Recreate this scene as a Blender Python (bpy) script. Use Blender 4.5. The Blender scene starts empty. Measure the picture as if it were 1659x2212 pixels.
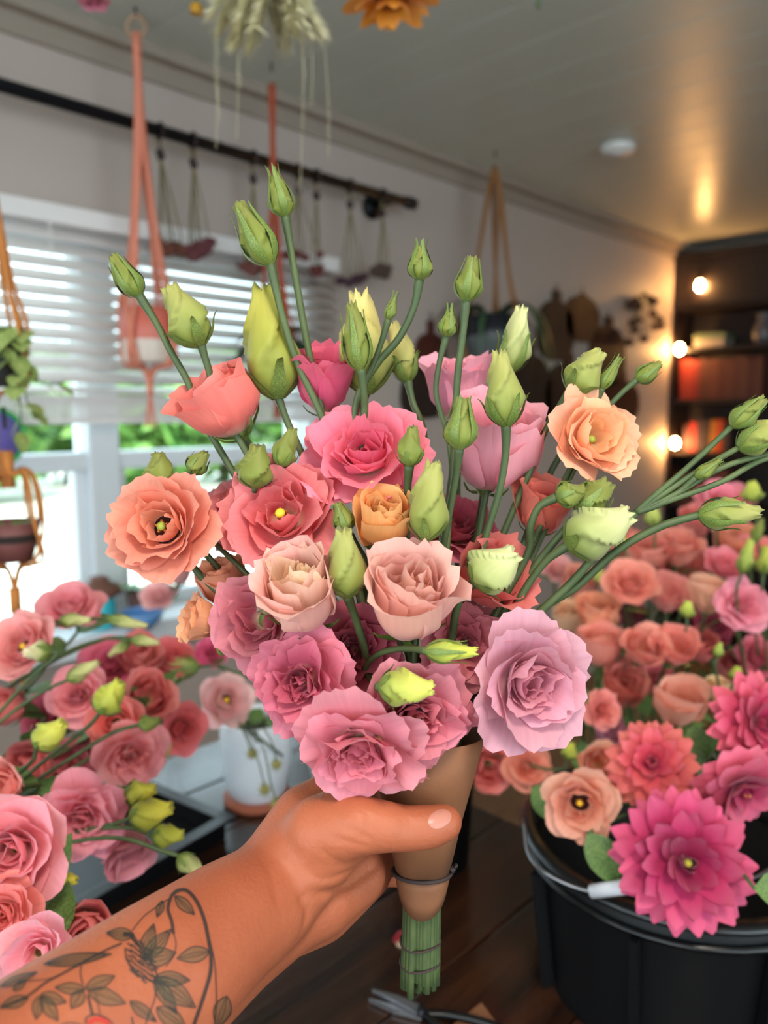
import bpy, bmesh, math, random
from mathutils import Vector, Matrix, noise
from mathutils.bvhtree import BVHTree

SC = bpy.context.scene
COL = SC.collection
R = math.radians
rnd = random.Random(7)

def C(r, g, b):
    f = lambda v: (v/255/12.92) if v/255 <= .04045 else ((v/255+.055)/1.055)**2.4
    return (f(r), f(g), f(b), 1.0)

# ------------------------------------------------------------------ camera
FPX, CX, CY = 1662.0, 829.5, 1106.0
EYE = Vector((0, 0, 1.45))
YAW, PITCH = R(44), R(7.4)
FWD = Vector((math.cos(PITCH)*math.cos(YAW), math.cos(PITCH)*math.sin(YAW), -math.sin(PITCH)))
RGT = Vector((math.sin(YAW), -math.cos(YAW), 0))
UPV = RGT.cross(FWD)
cd = bpy.data.cameras.new('camera'); cam = bpy.data.objects.new('camera', cd); COL.objects.link(cam)
cd.sensor_fit = 'HORIZONTAL'; cd.sensor_width = 24.0; cd.lens = 24.0*FPX/1659.0
cd.clip_start = .02; cd.clip_end = 300
cam.matrix_world = Matrix(((RGT.x, UPV.x, -FWD.x, EYE.x), (RGT.y, UPV.y, -FWD.y, EYE.y), (RGT.z, UPV.z, -FWD.z, EYE.z), (0, 0, 0, 1)))
cd.dof.use_dof = True; cd.dof.focus_distance = .425; cd.dof.aperture_fstop = 4.8
SC.camera = cam

# ------------------------------------------------------------------ world, sun, added lights, exposure
SC.view_settings.view_transform = 'Standard'; SC.view_settings.look = 'None'
SC.view_settings.gamma = 1; SC.view_settings.use_curve_mapping = False
SC.view_settings.exposure = -0.28
w = bpy.data.worlds.new('sky'); SC.world = w; w.use_nodes = True
bg = w.node_tree.nodes['Background']; bg.inputs[0].default_value = (.76, .92, 1, 1); bg.inputs[1].default_value = 5.5
def lamp(name, kind, loc, aim, energy, color=(1, 1, 1), **kw):
    d = bpy.data.lights.new(name, kind); d.energy = energy; d.color = color
    for k, v in kw.items(): setattr(d, k, v)
    o = bpy.data.objects.new(name, d); COL.objects.link(o); o.location = loc
    o.rotation_euler = (Vector(aim)-Vector(loc)).to_track_quat('-Z', 'Y').to_euler()
    return o
lamp('sun', 'SUN', (0, 9, 9), (3, 14, 0), 9.0, (1, .95, .86), angle=R(1))
# added area lights at two unseen, made-up windows behind the photographer
lamp('added_rear_light', 'AREA', (-1.62, -.3, 1.75), (0, -.2, 1.45), 8, (1, .90, .80), shape='RECTANGLE', size=2.4, size_y=1.2)
lamp('added_side_light', 'AREA', (-.2, -2.02, 1.75), (-.2, 0, 1.4), 3, (1, .93, .88), shape='RECTANGLE', size=2.4, size_y=1.2)

# added top light, unseen; its made-up ceiling fixture is built with the room
lamp('added_top_light', 'AREA', (-.10, -.45, 2.37), (-.08, -.43, 0), 22, (1, .89, .76), shape='DISK', size=.34)

# ------------------------------------------------------------------ helpers
def ray(px, py):
    return (FWD + RGT*((px-CX)/FPX) + UPV*((CY-py)/FPX))
def P(px, py, d):            # pixel and distance along the view axis -> world point
    return EYE + ray(px, py)*d
def hz(px, py, z):
    r = ray(px, py); return EYE + r*((z-EYE.z)/r.z)
def hy(px, py, y):
    r = ray(px, py); return EYE + r*((y-EYE.y)/r.y)
def hx(px, py, x):
    r = ray(px, py); return EYE + r*((x-EYE.x)/r.x)
def cv(x, y, z):             # camera-relative direction (right, up, towards viewer) -> world
    return (RGT*x + UPV*y - FWD*z).normalized()

def nodes(m):
    m.use_nodes = True; return m.node_tree, m.node_tree.nodes['Principled BSDF']
def mat(name, col, rough=.6, metal=0, var=None, scale=20, emit=None, estr=0, coat=0, bump=0, bscale=60, sss=0, stretch=None, detail=4, spec=None):
    m = bpy.data.materials.new(name); t, b = nodes(m)
    b.inputs['Base Color'].default_value = col; b.inputs['Roughness'].default_value = rough; b.inputs['Metallic'].default_value = metal
    if coat: b.inputs['Coat Weight'].default_value = coat; b.inputs['Coat Roughness'].default_value = .12
    if spec is not None: b.inputs['Specular IOR Level'].default_value = spec
    if sss: b.inputs['Subsurface Weight'].default_value = sss; b.inputs['Subsurface Radius'].default_value = (.01, .004, .002); b.inputs['Subsurface Scale'].default_value = .6
    if emit: b.inputs['Emission Color'].default_value = emit; b.inputs['Emission Strength'].default_value = estr
    if var or bump:
        tc = t.nodes.new('ShaderNodeTexCoord'); mp = t.nodes.new('ShaderNodeMapping')
        t.links.new(tc.outputs['Object'], mp.inputs[0])
        if stretch: mp.inputs['Scale'].default_value = stretch
        n = t.nodes.new('ShaderNodeTexNoise'); n.inputs['Scale'].default_value = scale; n.inputs['Detail'].default_value = detail
        t.links.new(mp.outputs[0], n.inputs[0])
        if var:
            r_ = t.nodes.new('ShaderNodeValToRGB'); r_.color_ramp.elements[0].color = col; r_.color_ramp.elements[1].color = var
            r_.color_ramp.elements[0].position = .35; r_.color_ramp.elements[1].position = .68
            t.links.new(n.outputs[0], r_.inputs[0]); t.links.new(r_.outputs[0], b.inputs['Base Color'])
        if bump:
            n2 = t.nodes.new('ShaderNodeTexNoise'); n2.inputs['Scale'].default_value = bscale; n2.inputs['Detail'].default_value = 5
            t.links.new(mp.outputs[0], n2.inputs[0])
            bp = t.nodes.new('ShaderNodeBump'); bp.inputs['Strength'].default_value = bump; bp.inputs['Distance'].default_value = .002
            t.links.new(n2.outputs[0], bp.inputs['Height']); t.links.new(bp.outputs[0], b.inputs['Normal'])
    return m

def petal_mat(name, throat, tmix=.25, vein=.12, rough=.55, thr=(.02, .38), rim=.0):
    """object colour, a paler throat near the petal's claw, fine veins, light passing through"""
    m = bpy.data.materials.new(name); t, b = nodes(m); L = t.links.new; N = t.nodes.new
    oi = N('ShaderNodeObjectInfo'); uv = N('ShaderNodeUVMap'); sp = N('ShaderNodeSeparateXYZ'); L(uv.outputs[0], sp.inputs[0])
    mr = N('ShaderNodeMapRange'); mr.inputs[1].default_value = thr[0]; mr.inputs[2].default_value = thr[1]; L(sp.outputs[1], mr.inputs[0])
    mx = N('ShaderNodeMix'); mx.data_type = 'RGBA'; mx.inputs[6].default_value = throat; L(oi.outputs['Color'], mx.inputs[7]); L(mr.outputs[0], mx.inputs[0])
    mp = N('ShaderNodeMapping'); mp.inputs['Scale'].default_value = (20, 1.3, 1); L(uv.outputs[0], mp.inputs[0])
    n = N('ShaderNodeTexNoise'); n.inputs['Scale'].default_value = 1.0; n.inputs['Detail'].default_value = 3; L(mp.outputs[0], n.inputs[0])
    mr2 = N('ShaderNodeMapRange'); mr2.inputs[1].default_value = .35; mr2.inputs[2].default_value = .7; mr2.inputs[3].default_value = 1-vein; mr2.inputs[4].default_value = 1+vein*.7; L(n.outputs[0], mr2.inputs[0])
    rm = N('ShaderNodeMapRange'); rm.inputs[1].default_value = .62; rm.inputs[2].default_value = 1.0; rm.inputs[4].default_value = rim; L(sp.outputs[1], rm.inputs[0])
    mw_ = N('ShaderNodeMix'); mw_.data_type = 'RGBA'; mw_.inputs[7].default_value = (1, .86, .84, 1); L(mx.outputs[2], mw_.inputs[6]); L(rm.outputs[0], mw_.inputs[0])
    ml = N('ShaderNodeMix'); ml.data_type = 'RGBA'; ml.blend_type = 'MULTIPLY'; ml.inputs[0].default_value = 1; L(mw_.outputs[2], ml.inputs[6]); L(mr2.outputs[0], ml.inputs[7])
    L(ml.outputs[2], b.inputs['Base Color']); b.inputs['Roughness'].default_value = rough; b.inputs['Specular IOR Level'].default_value = .3
    b.inputs['Sheen Weight'].default_value = .15
    bp = N('ShaderNodeBump'); bp.inputs['Strength'].default_value = .18; bp.inputs['Distance'].default_value = .0006; L(n.outputs[0], bp.inputs['Height']); L(bp.outputs[0], b.inputs['Normal'])
    tr = N('ShaderNodeBsdfTranslucent'); L(ml.outputs[2], tr.inputs[0]); ms = N('ShaderNodeMixShader'); ms.inputs[0].default_value = tmix
    L(b.outputs[0], ms.inputs[1]); L(tr.outputs[0], ms.inputs[2]); L(ms.outputs[0], t.nodes['Material Output'].inputs[0])
    return m

def mk(name, verts, faces, m=None, parent=None, smooth=True, uvs=None, mesh=None):
    if mesh is None:
        mesh = bpy.data.meshes.new(name); mesh.from_pydata([tuple(v) for v in verts], [], faces)
        if smooth: mesh.polygons.foreach_set('use_smooth', [True]*len(mesh.polygons))
        if uvs:
            ul = mesh.uv_layers.new(name='UVMap')
            for lp in mesh.loops: ul.data[lp.index].uv = uvs[lp.vertex_index]
        if m: mesh.materials.append(m)
        mesh.update()
    o = bpy.data.objects.new(name, mesh); COL.objects.link(o)
    if parent is not None: o.parent = parent
    return o
def tag(o, label, cat=None, group=None, kind=None):
    if label: o['label'] = label
    if cat: o['category'] = cat
    if group: o['group'] = group
    if kind: o['kind'] = kind
    return o
def thing(name, label, cat, loc=(0, 0, 0), mat3=None, group=None, parent=None):
    o = bpy.data.objects.new(name, None); COL.objects.link(o); o.empty_display_size = .02
    o.matrix_world = Matrix.Translation(loc) @ (mat3.to_4x4() if mat3 else Matrix.Identity(4))
    return tag(o, label, cat, group)
def frame(A, roll=0):        # rotation whose z axis is A
    A = Vector(A).normalized(); q = Vector((0, 0, 1)).rotation_difference(A).to_matrix()
    return q @ Matrix.Rotation(roll, 3, 'Z')

class MB:
    """collects vertices and faces for one mesh"""
    def __init__(s): s.v = []; s.f = []
    def box(s, lo, hi, bev=0):
        x0, y0, z0 = lo; x1, y1, z1 = hi
        if bev <= 0:
            n = len(s.v); s.v += [(x0,y0,z0),(x1,y0,z0),(x1,y1,z0),(x0,y1,z0),(x0,y0,z1),(x1,y0,z1),(x1,y1,z1),(x0,y1,z1)]
            s.f += [tuple(n+i for i in q) for q in ((0,3,2,1),(4,5,6,7),(0,1,5,4),(1,2,6,5),(2,3,7,6),(3,0,4,7))]
        else:
            bm = bmesh.new(); bmesh.ops.create_cube(bm, size=1)
            for v in bm.verts: v.co = Vector(((x0+x1)/2+v.co.x*(x1-x0), (y0+y1)/2+v.co.y*(y1-y0), (z0+z1)/2+v.co.z*(z1-z0)))
            bmesh.ops.bevel(bm, geom=bm.edges[:], offset=bev, segments=2, affect='EDGES', profile=.6)
            s.add_bm(bm)
        return s
    def add_bm(s, bm):
        n = len(s.v); bm.verts.index_update(); s.v += [v.co.copy() for v in bm.verts]; s.f += [tuple(n+v.index for v in f.verts) for f in bm.faces]; bm.free(); return s
    def lathe(s, prof, n=32, M=None, cap=True, wob=None):
        b = len(s.v)
        for i, (r_, z) in enumerate(prof):
            for k in range(n):
                a = 2*math.pi*k/n; rr = r_*(wob(a, i) if wob else 1)
                p = Vector((rr*math.cos(a), rr*math.sin(a), z)); s.v.append(M @ p if M else p)
        for i in range(len(prof)-1):
            for k in range(n):
                s.f.append((b+i*n+k, b+i*n+(k+1) % n, b+(i+1)*n+(k+1) % n, b+(i+1)*n+k))
        if cap:
            s.f.append(tuple(b+k for k in range(n))[::-1]); s.f.append(tuple(b+(len(prof)-1)*n+k for k in range(n)))
        return s
    def tube(s, pts, rad, n=8, closed=False):
        pts = [Vector(p) for p in pts]; m = len(pts); b = len(s.v); prev = None
        for i, p in enumerate(pts):
            t = (pts[(i+1) % m if closed else min(i+1, m-1)] - pts[(i-1) % m if closed else max(i-1, 0)])
            t = t.normalized() if t.length > 1e-9 else Vector((0, 0, 1))
            if prev is None: prev = t.orthogonal().normalized()
            u = (prev - t*prev.dot(t)); u = u.normalized() if u.length > 1e-6 else t.orthogonal().normalized(); prev = u; v = t.cross(u)
            r_ = rad(i/(m-1)) if callable(rad) else rad
            for k in range(n):
                a = 2*math.pi*k/n; s.v.append(p + (u*math.cos(a)+v*math.sin(a))*r_)
        for i in range(m if closed else m-1):
            j = (i+1) % m
            for k in range(n): s.f.append((b+i*n+k, b+i*n+(k+1) % n, b+j*n+(k+1) % n, b+j*n+k))
        if not closed: s.f.append(tuple(b+k for k in range(n))[::-1]); s.f.append(tuple(b+(m-1)*n+k for k in range(n)))
        return s
    def build(s, name, m, parent=None, smooth=False):
        if parent is not None and parent.matrix_world != Matrix.Identity(4) and getattr(s, 'world', False):
            inv = parent.matrix_world.inverted(); s.v = [inv @ Vector(v) for v in s.v]
        return mk(name, s.v, s.f, m, parent, smooth)
def W():                     # builder whose vertices are world coordinates
    b = MB(); b.world = True; return b
def spline(pts, n=6):        # centripetal Catmull-Rom
    pts = [Vector(p) for p in pts]; pts = [p for i, p in enumerate(pts) if i == 0 or (p-pts[i-1]).length > 1e-6]
    if len(pts) < 3:
        return [pts[0].lerp(pts[-1], i/(n*2)) for i in range(n*2+1)]
    q = [pts[0]*2-pts[1]]+pts+[pts[-1]*2-pts[-2]]; out = []
    for i in range(1, len(q)-2):
        a, b, c, d = q[i-1:i+3]; t1 = (b-a).length**.5; t2 = t1+(c-b).length**.5; t3 = t2+(d-c).length**.5
        for k in range(n):
            t = t1+(t2-t1)*k/n
            A1 = a*((t1-t)/t1)+b*(t/t1); A2 = b*((t2-t)/(t2-t1))+c*((t-t1)/(t2-t1)); A3 = c*((t3-t)/(t3-t2))+d*((t-t2)/(t3-t2))
            B1 = A1*((t2-t)/t2)+A2*(t/t2); B2 = A2*((t3-t)/(t3-t1))+A3*((t-t1)/(t3-t1)); out.append(B1*((t2-t)/(t2-t1))+B2*((t-t1)/(t2-t1)))
    out.append(pts[-1]); return out
def ss(a, b, x):
    t = min(1, max(0, (x-a)/(b-a))); return t*t*(3-2*t)

# ------------------------------------------------------------------ the room
M_wall = mat('wall_paint', C(188, 174, 165), .55, bump=.15, bscale=90)
M_ceil = mat('ceiling_paint', C(198, 200, 188), .33, bump=.05, bscale=30)
M_trim = mat('trim_paint', C(160, 147, 134), .5)
M_frame = mat('window_vinyl', C(225, 230, 235), .4)
M_iron = mat('black_iron', C(24, 26, 32), .42, .6, bump=.2)
M_floorw = mat('floor_oak', C(142, 108, 76), .5, var=C(112, 82, 58), scale=6, stretch=(1, 9, 9))
YW, XW, ZC = 2.05, 4.93, 2.44
XB, YB = -1.7, -2.1          # walls behind the photographer
WX0, WX1, WZ0, WZ1 = -.45, 1.80, .84, 1.93   # window opening

def struct(b, name, m, smooth=False):
    return tag(b.build(name, m, None, smooth), None, kind='structure')
fl = struct(MB().box((XB, YB, -.06), (XW, YW, -.012)), 'floor', mat('subfloor', C(50, 40, 32)))
tag(fl, 'tan oak board floor glimpsed between the black buckets')
bd = MB().box((0, 0, 0), (6.63, .118, .012)).build('floor_board', M_floorw, fl); bd.location = (XB, YB, -.012)
for k in range(1, 35):
    o = bd.copy(); COL.objects.link(o); o.location = (XB, YB+k*.12, -.012)
ce = struct(MB().box((XB, YB, ZC+.014), (XW, YW, ZC+.08)), 'ceiling', mat('ceiling_groove', C(120, 114, 106), .8))
tag(ce, 'pale grey satin boarded ceiling with narrow grooves')
cb = MB().box((0, 0, 0), (.1835, YW-YB, .014), .0015).build('ceiling_board', M_ceil, ce); cb.location = (.755-.187*13, YB, ZC)
for k in range(1, 36):
    o = cb.copy(); COL.objects.link(o); o.location = (.755-.187*13+k*.187, YB, ZC)
wl = MB(); T = .16
wl.box((XB, YW, -.05), (WX0, YW+T, ZC+.08)); wl.box((WX1, YW, -.05), (XW+T, YW+T, ZC+.08))
wl.box((WX0, YW, -.05), (WX1, YW+T, WZ0)); wl.box((WX0, YW, WZ1), (WX1, YW+T, ZC+.08))
tag(struct(wl, 'wall_left', M_wall), 'off-white wall holding the window and the black rod')
tag(struct(MB().box((XW, YB-T, -.05), (XW+T, YW, ZC+.08)), 'wall_back', M_wall), 'off-white end wall behind the dark bookcase')
def holed(name, lab, axis):   # unseen walls behind the photographer; their window openings are added for light
    b = MB()
    if axis == 'x':
        b.box((XB-T, YB-T, -.05), (XB, -1.55, ZC+.08)); b.box((XB-T, 1.15, -.05), (XB, YW+T, ZC+.08)); b.box((XB-T, -1.55, -.05), (XB, 1.15, .8)); b.box((XB-T, -1.55, 2.38), (XB, 1.15, ZC+.08))
    else:
        b.box((XB, YB-T, -.05), (-1.15, YB, ZC+.08)); b.box((1.55, YB-T, -.05), (XW, YB, ZC+.08)); b.box((-1.15, YB-T, -.05), (1.55, YB, .8)); b.box((-1.15, YB-T, 2.38), (1.55, YB, ZC+.08))
    tag(struct(b, name, M_wall), lab)
holed('wall_front', 'off-white wall with an added window opening behind the photographer', 'x')
holed('wall_right', 'off-white wall with a window on the photographer\'s right', 'y')
# crown moulding: stepped profile along the window wall
cm = MB()
for a, b_ in (((0, -.08), (-.016, 0)), ((0, -.03), (-.055, 0))):
    cm.box((XB, YW+b_[0], ZC+a[1]), (XW, YW, ZC))
tag(struct(cm, 'trim_1', M_trim), 'beige crown moulding along the top of the window wall')
cm = MB()
for a, b_ in (((0, -.08), -.016), ((0, -.03), -.055)):
    cm.box((XW+b_, YB, ZC+a[1]), (XW, YW, ZC))
tag(struct(cm, 'trim_2', M_trim), 'beige crown moulding along the top of the bookcase wall')

# window: outer frame, post, rails, panes
M_glass = bpy.data.materials.new('window_glass'); t_, b_ = nodes(M_glass)
g1 = t_.nodes.new('ShaderNodeBsdfTransparent'); g1.inputs[0].default_value = (.93, .97, .98, 1); g2 = t_.nodes.new('ShaderNodeBsdfGlossy'); g2.inputs['Roughness'].default_value = .02
fr_ = t_.nodes.new('ShaderNodeFresnel'); fr_.inputs[0].default_value = 1.3; gm = t_.nodes.new('ShaderNodeMixShader')
t_.links.new(fr_.outputs[0], gm.inputs[0]); t_.links.new(g1.outputs[0], gm.inputs[1]); t_.links.new(g2.outputs[0], gm.inputs[2]); t_.links.new(gm.outputs[0], t_.nodes['Material Output'].inputs[0])
wn = thing('window_1', 'white framed window with a wide post, blind half lowered', None, (WX0, YW, WZ0)); wn['kind'] = 'structure'
def wb(name, x0, x1, z0, z1, y0=.03, y1=.10, m=None, bev=.006):
    b = W(); b.box((x0, YW+y0, z0), (x1, YW+y1, z1), bev); return b.build(name, m or M_frame, wn)
px_ = hy(222, 1100, YW+.05).x; zr = hy(330, 990, YW+.05).z
wb('jamb', WX0, WX0+.05, WZ0, WZ1, 0, .14); wb('jamb', WX1-.05, WX1, WZ0, WZ1, 0, .14); wb('head', WX0, WX1, WZ1-.05, WZ1, 0, .14); wb('sill', WX0-.03, WX1+.03, WZ0-.03, WZ0+.025, -.13, .14)
wb('post', px_-.045, px_+.045, WZ0+.02, WZ1-.04, .02, .12)
for x0, x1 in ((WX0+.05, px_-.045), (px_+.045, WX1-.05)):
    wb('rail', x0, x1, zr-.025, zr+.025, .03, .11)
    wb('sash_stile', x0, x0+.03, WZ0+.02, zr-.025, .05, .10); wb('sash_stile', x1-.03, x1, WZ0+.02, zr-.025, .05, .10)
    wb('sash_rail', x0+.03, x1-.03, WZ0+.025, WZ0+.06, .05, .10)
    wb('pane', x0+.03, x1-.03, WZ0+.06, zr-.025, .072, .076, M_glass, 0); wb('pane', x0, x1, zr+.025, WZ1-.05, .072, .076, M_glass, 0)

# outdoors: sunlit ground, grass strip, trees
gr = tag(MB().box((-40, YW+T, -.55), (60, 70, -.2)).build('ground', mat('pale_paving', C(232, 228, 214), .9, var=C(206, 205, 190), scale=.6)), 'sunlit pale paving outside the window', kind='structure')
M_leafout = mat('tree_leaf', C(70, 120, 48), .6, var=C(130, 170, 80), scale=2); M_trunk = mat('bark', C(90, 75, 60), .9)
def tree(x, y, h, wd, lab, n=900, sz=.34):
    t = thing('tree', lab, 'tree', (x, y, -.2), group='trees outside the window')
    MB().tube([(0, 0, -.02), (.05, 0, h*.3), (0, .05, h*.7)], lambda s: .14-.08*s, 8).build('trunk', M_trunk, t)
    b = MB(); r_ = random.Random(int(x*31+y))
    for k in range(n):
        a = r_.uniform(0, 6.28); v = r_.uniform(-1, 1); q = r_.uniform(.45, 1)
        c = Vector((math.cos(a)*wd*q*math.sqrt(1-v*v), math.sin(a)*wd*q*math.sqrt(1-v*v), h*.55+v*h*.5*q))
        u = Vector((r_.gauss(0, 1), r_.gauss(0, 1), r_.gauss(0, 1))).normalized(); w_ = u.orthogonal().normalized(); s_ = sz*r_.uniform(.6, 1.2); m_ = len(b.v)
        b.v += [c-u*s_, c+w_*s_*.45, c+u*s_, c-w_*s_*.45]; b.f.append((m_, m_+1, m_+2, m_+3))
    b.build('foliage', M_leafout, t)['kind'] = 'stuff'
for i, (px, d, h, wd, lab) in enumerate(((-60, 14, 2.7, 1.4, 'leafy tree outside the window, at the left picture edge'), (140, 17.5, 3, 1.6, 'leafy tree seen through the left window pane'), (330, 14.5, 2.6, 1.4, 'leafy tree seen through the pane right of the window post'), (480, 18, 3, 1.6, 'leafy tree outside the window behind the coral and peach blooms'), (700, 15, 2.8, 1.3, 'leafy tree outside near the window\'s right end'))):
    q = EYE+ray(px, 890)*d; tree(q.x, q.y, h, wd, lab)

# blind over the window
M_slat = mat('blind_slat', C(235, 232, 230), .5)
bl = thing('window_blind', 'white slatted blind half lowered over the window, its spare slats stacked at the bottom', 'blind', (.6, YW-.05, 1.95))
bx0, bx1 = -.6, hy(722, 640, YW-.04).x
ztop = hy(280, 487, YW-.04).z; zbot = hy(200, 858, YW-.04).z
b = W(); b.box((bx0, YW-.075, ztop-.035), (bx1, YW-.012, ztop+.012), .004); b.build('headrail', M_slat, bl)
ns = 12; pitch = (ztop-.04-zbot)/ns
sb = None
for k in range(ns):
    z = ztop-.055-k*pitch; ang = R(41 if k < ns-1 else 22)
    if k in (0, ns-1):
        s_ = MB(); hw = .026
        pr = [(-hw+2*hw*i/6, .0035*(1-(2*i/6-1)**2)) for i in range(7)]
        top = [(y_*math.cos(ang)-z_*math.sin(ang), y_*math.sin(ang)+z_*math.cos(ang)) for y_, z_ in pr]
        bot = [(y_*math.cos(ang)-(z_-.0028)*math.sin(ang), y_*math.sin(ang)+(z_-.0028)*math.cos(ang)) for y_, z_ in pr][::-1]
        ring = top+bot; m_ = len(ring)
        s_.v = [(bx0, y_, z_) for y_, z_ in ring]+[(bx1, y_, z_) for y_, z_ in ring]
        s_.f = [(i, (i+1) % m_, m_+(i+1) % m_, m_+i) for i in range(m_)]+[tuple(range(m_))[::-1], tuple(range(m_, 2*m_))]
        o = s_.build('slat', M_slat, bl, True); sb = o
    else:
        o = sb.copy(); COL.objects.link(o)
    o.location = Vector((0, YW-.045, z))-bl.location
zst = hy(200, 915, YW-.04).z; n2 = 14
b = W(); b.box((bx0, YW-.071, 0), (bx1, YW-.019, .0028)); s2 = None
for k in range(n2):
    if s2 is None: s2 = MB().box((bx0, -.026, 0), (bx1, .026, .0034), .0008).build('slat', M_slat, bl); o = s2
    else: o = s2.copy(); COL.objects.link(o)
    o.location = Vector((0, YW-.045+rnd.uniform(-.003, .003), zst+.017+k*(zbot-zst-.012)/n2))-bl.location
b = W(); b.box((bx0, YW-.072, zst), (bx1, YW-.018, zst+.016), .003); b.build('bottom_rail', M_slat, bl)
for px in (105, 320, 560):
    x_ = hy(px, 650, YW-.05).x
    for dy in (-.072, -.018):
        W().tube([(x_, YW+dy, ztop-.03), (x_, YW+dy, zst+.01)], .0012, 5).tube([(x_+.006, YW+dy, ztop-.03), (x_+.006, YW+dy, zst+.01)], .0012, 5).build('ladder_cord', M_slat, bl)

# black pipe rod with flange
rd = thing('curtain_rod', 'black iron pipe rod across the window wall', 'rod', (hy(870, 440, YW-.12).x, YW, hy(800, 420, YW-.12).z))
YR = YW-.12; zr0 = hy(300, 270, YR).z
xe = hy(890, 437, YR).x
W().tube([(-.9, YR, zr0), (xe, YR, zr0)], .0165, 16).build('pipe', M_iron, rd, True)
W().tube([(xe-.035, YR, zr0), (xe+.012, YR, zr0)], .021, 16).build('end_cap', M_iron, rd, True)
xf = hy(800, 440, YW).x
W().tube([(xf, YR, zr0), (xf, YW-.012, zr0)], .015, 12).build('bracket_arm', M_iron, rd, True)
W().tube([(xf, YW-.02, zr0-.01), (xf, YW-.002, zr0-.01)], .042, 24).build('wall_flange', M_iron, rd, True)
for k in range(4):
    a = math.pi/4+k*math.pi/2; W().tube([(xf+.03*math.cos(a), YW-.027, zr0-.01+.03*math.sin(a)), (xf+.03*math.cos(a), YW-.02, zr0-.01+.03*math.sin(a))], .005, 6).build('screw', M_iron, rd)

# smoke detector
sd = hz(1335, 312, ZC)
t = thing('smoke_detector', 'round white smoke detector on the ceiling', 'smoke detector', (sd.x, sd.y, ZC))
MB().lathe([(.001, -.002), (.062, -.002), (.066, -.010), (.058, -.030), (.05, -.034), (.001, -.034)], 32, cap=False).build('body', mat('white_plastic', C(225, 225, 220), .4), t, True)
MB().lathe([(.03, -.034), (.03, -.040), (.001, -.041)], 24, cap=False).build('sensor_cap', mat('white_plastic_cap', C(205, 205, 205), .3), t, True)

# flush ceiling lamp, unseen, added to light the bouquet from above
t = thing('added_ceiling_lamp', 'flush round ceiling lamp added out of view above the photographer for light', 'lamp', (-.10, -.45, ZC))
MB().lathe([(.001, -.002), (.19, -.002), (.19, -.03), (.18, -.034), (.18, -.012), (.001, -.012)], 40, cap=False).build('housing', M_frame, t, True)
MB().lathe([(.001, -.020), (.176, -.020), (.176, -.030), (.001, -.034)], 40, cap=False).build('diffuser', mat('added_lamp_glow', C(250, 240, 220), .5, emit=(1, .88, .72, 1), estr=3), t, True)

# table with planks
ZT = .83
M_plank = mat('table_walnut', C(30, 17, 11), .24, var=C(66, 36, 20), scale=4, stretch=(1.2, 14, 14), coat=.5, bump=.25, bscale=14, detail=6)
tb = thing('work_table', 'dark glossy plank-topped work table under the bouquet', 'table', (.1, .2, 0))
def tplank(i, y): 
    b = W(); b.box((-.95, y, ZT-.04), (.93, y+.138, ZT), .003); return b.build('plank', M_plank, tb)
for i in range(13): tplank(i, -.62+i*.14)
for x_ in (-.88, .8):
    for y_ in (-.55, 1.05):
        b = W(); b.box((x_, y_, 0), (x_+.08, y_+.08, ZT-.04), .004); b.build('leg', M_plank, tb)
b = W(); b.box((-.85, -.5, ZT-.11), (.85, -.47, ZT-.04)); b.build('apron', M_plank, tb)
b = W(); b.box((-.85, 1.09, ZT-.11), (.85, 1.12, ZT-.04)); b.build('apron', M_plank, tb)

# ------------------------------------------------------------------ flower kit
M_petal = petal_mat('lisianthus_petal', C(246, 224, 186), .34, .06, rim=.07)
M_budm = petal_mat('bud_petal', C(126, 142, 56), .2, .10, .5, (.0, .8))
M_dahl = petal_mat('dahlia_petal', C(176, 24, 84), .2, .10, .5, (.0, .55), .06)
M_dry = petal_mat('dried_petal', C(150, 110, 80), .1, .3, .8)
M_dryh = petal_mat('dried_head', C(90, 60, 50), .05, .3, .85, (-2, -1))
M_stem = mat('stem_green', C(84, 98, 58), .5, var=C(62, 78, 48), scale=40, spec=.35)
M_sepal = mat('sepal_green', C(84, 104, 48), .5, var=C(124, 142, 66), scale=60, spec=.35)
M_thr = mat('dark_throat', C(48, 16, 22), .7); M_pist = mat('pistil_yellow', C(232, 190, 40), .6); M_pistg = mat('pistil_green', C(150, 165, 60), .6); M_anth = mat('anther_orange', C(170, 95, 30), .8)

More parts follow.
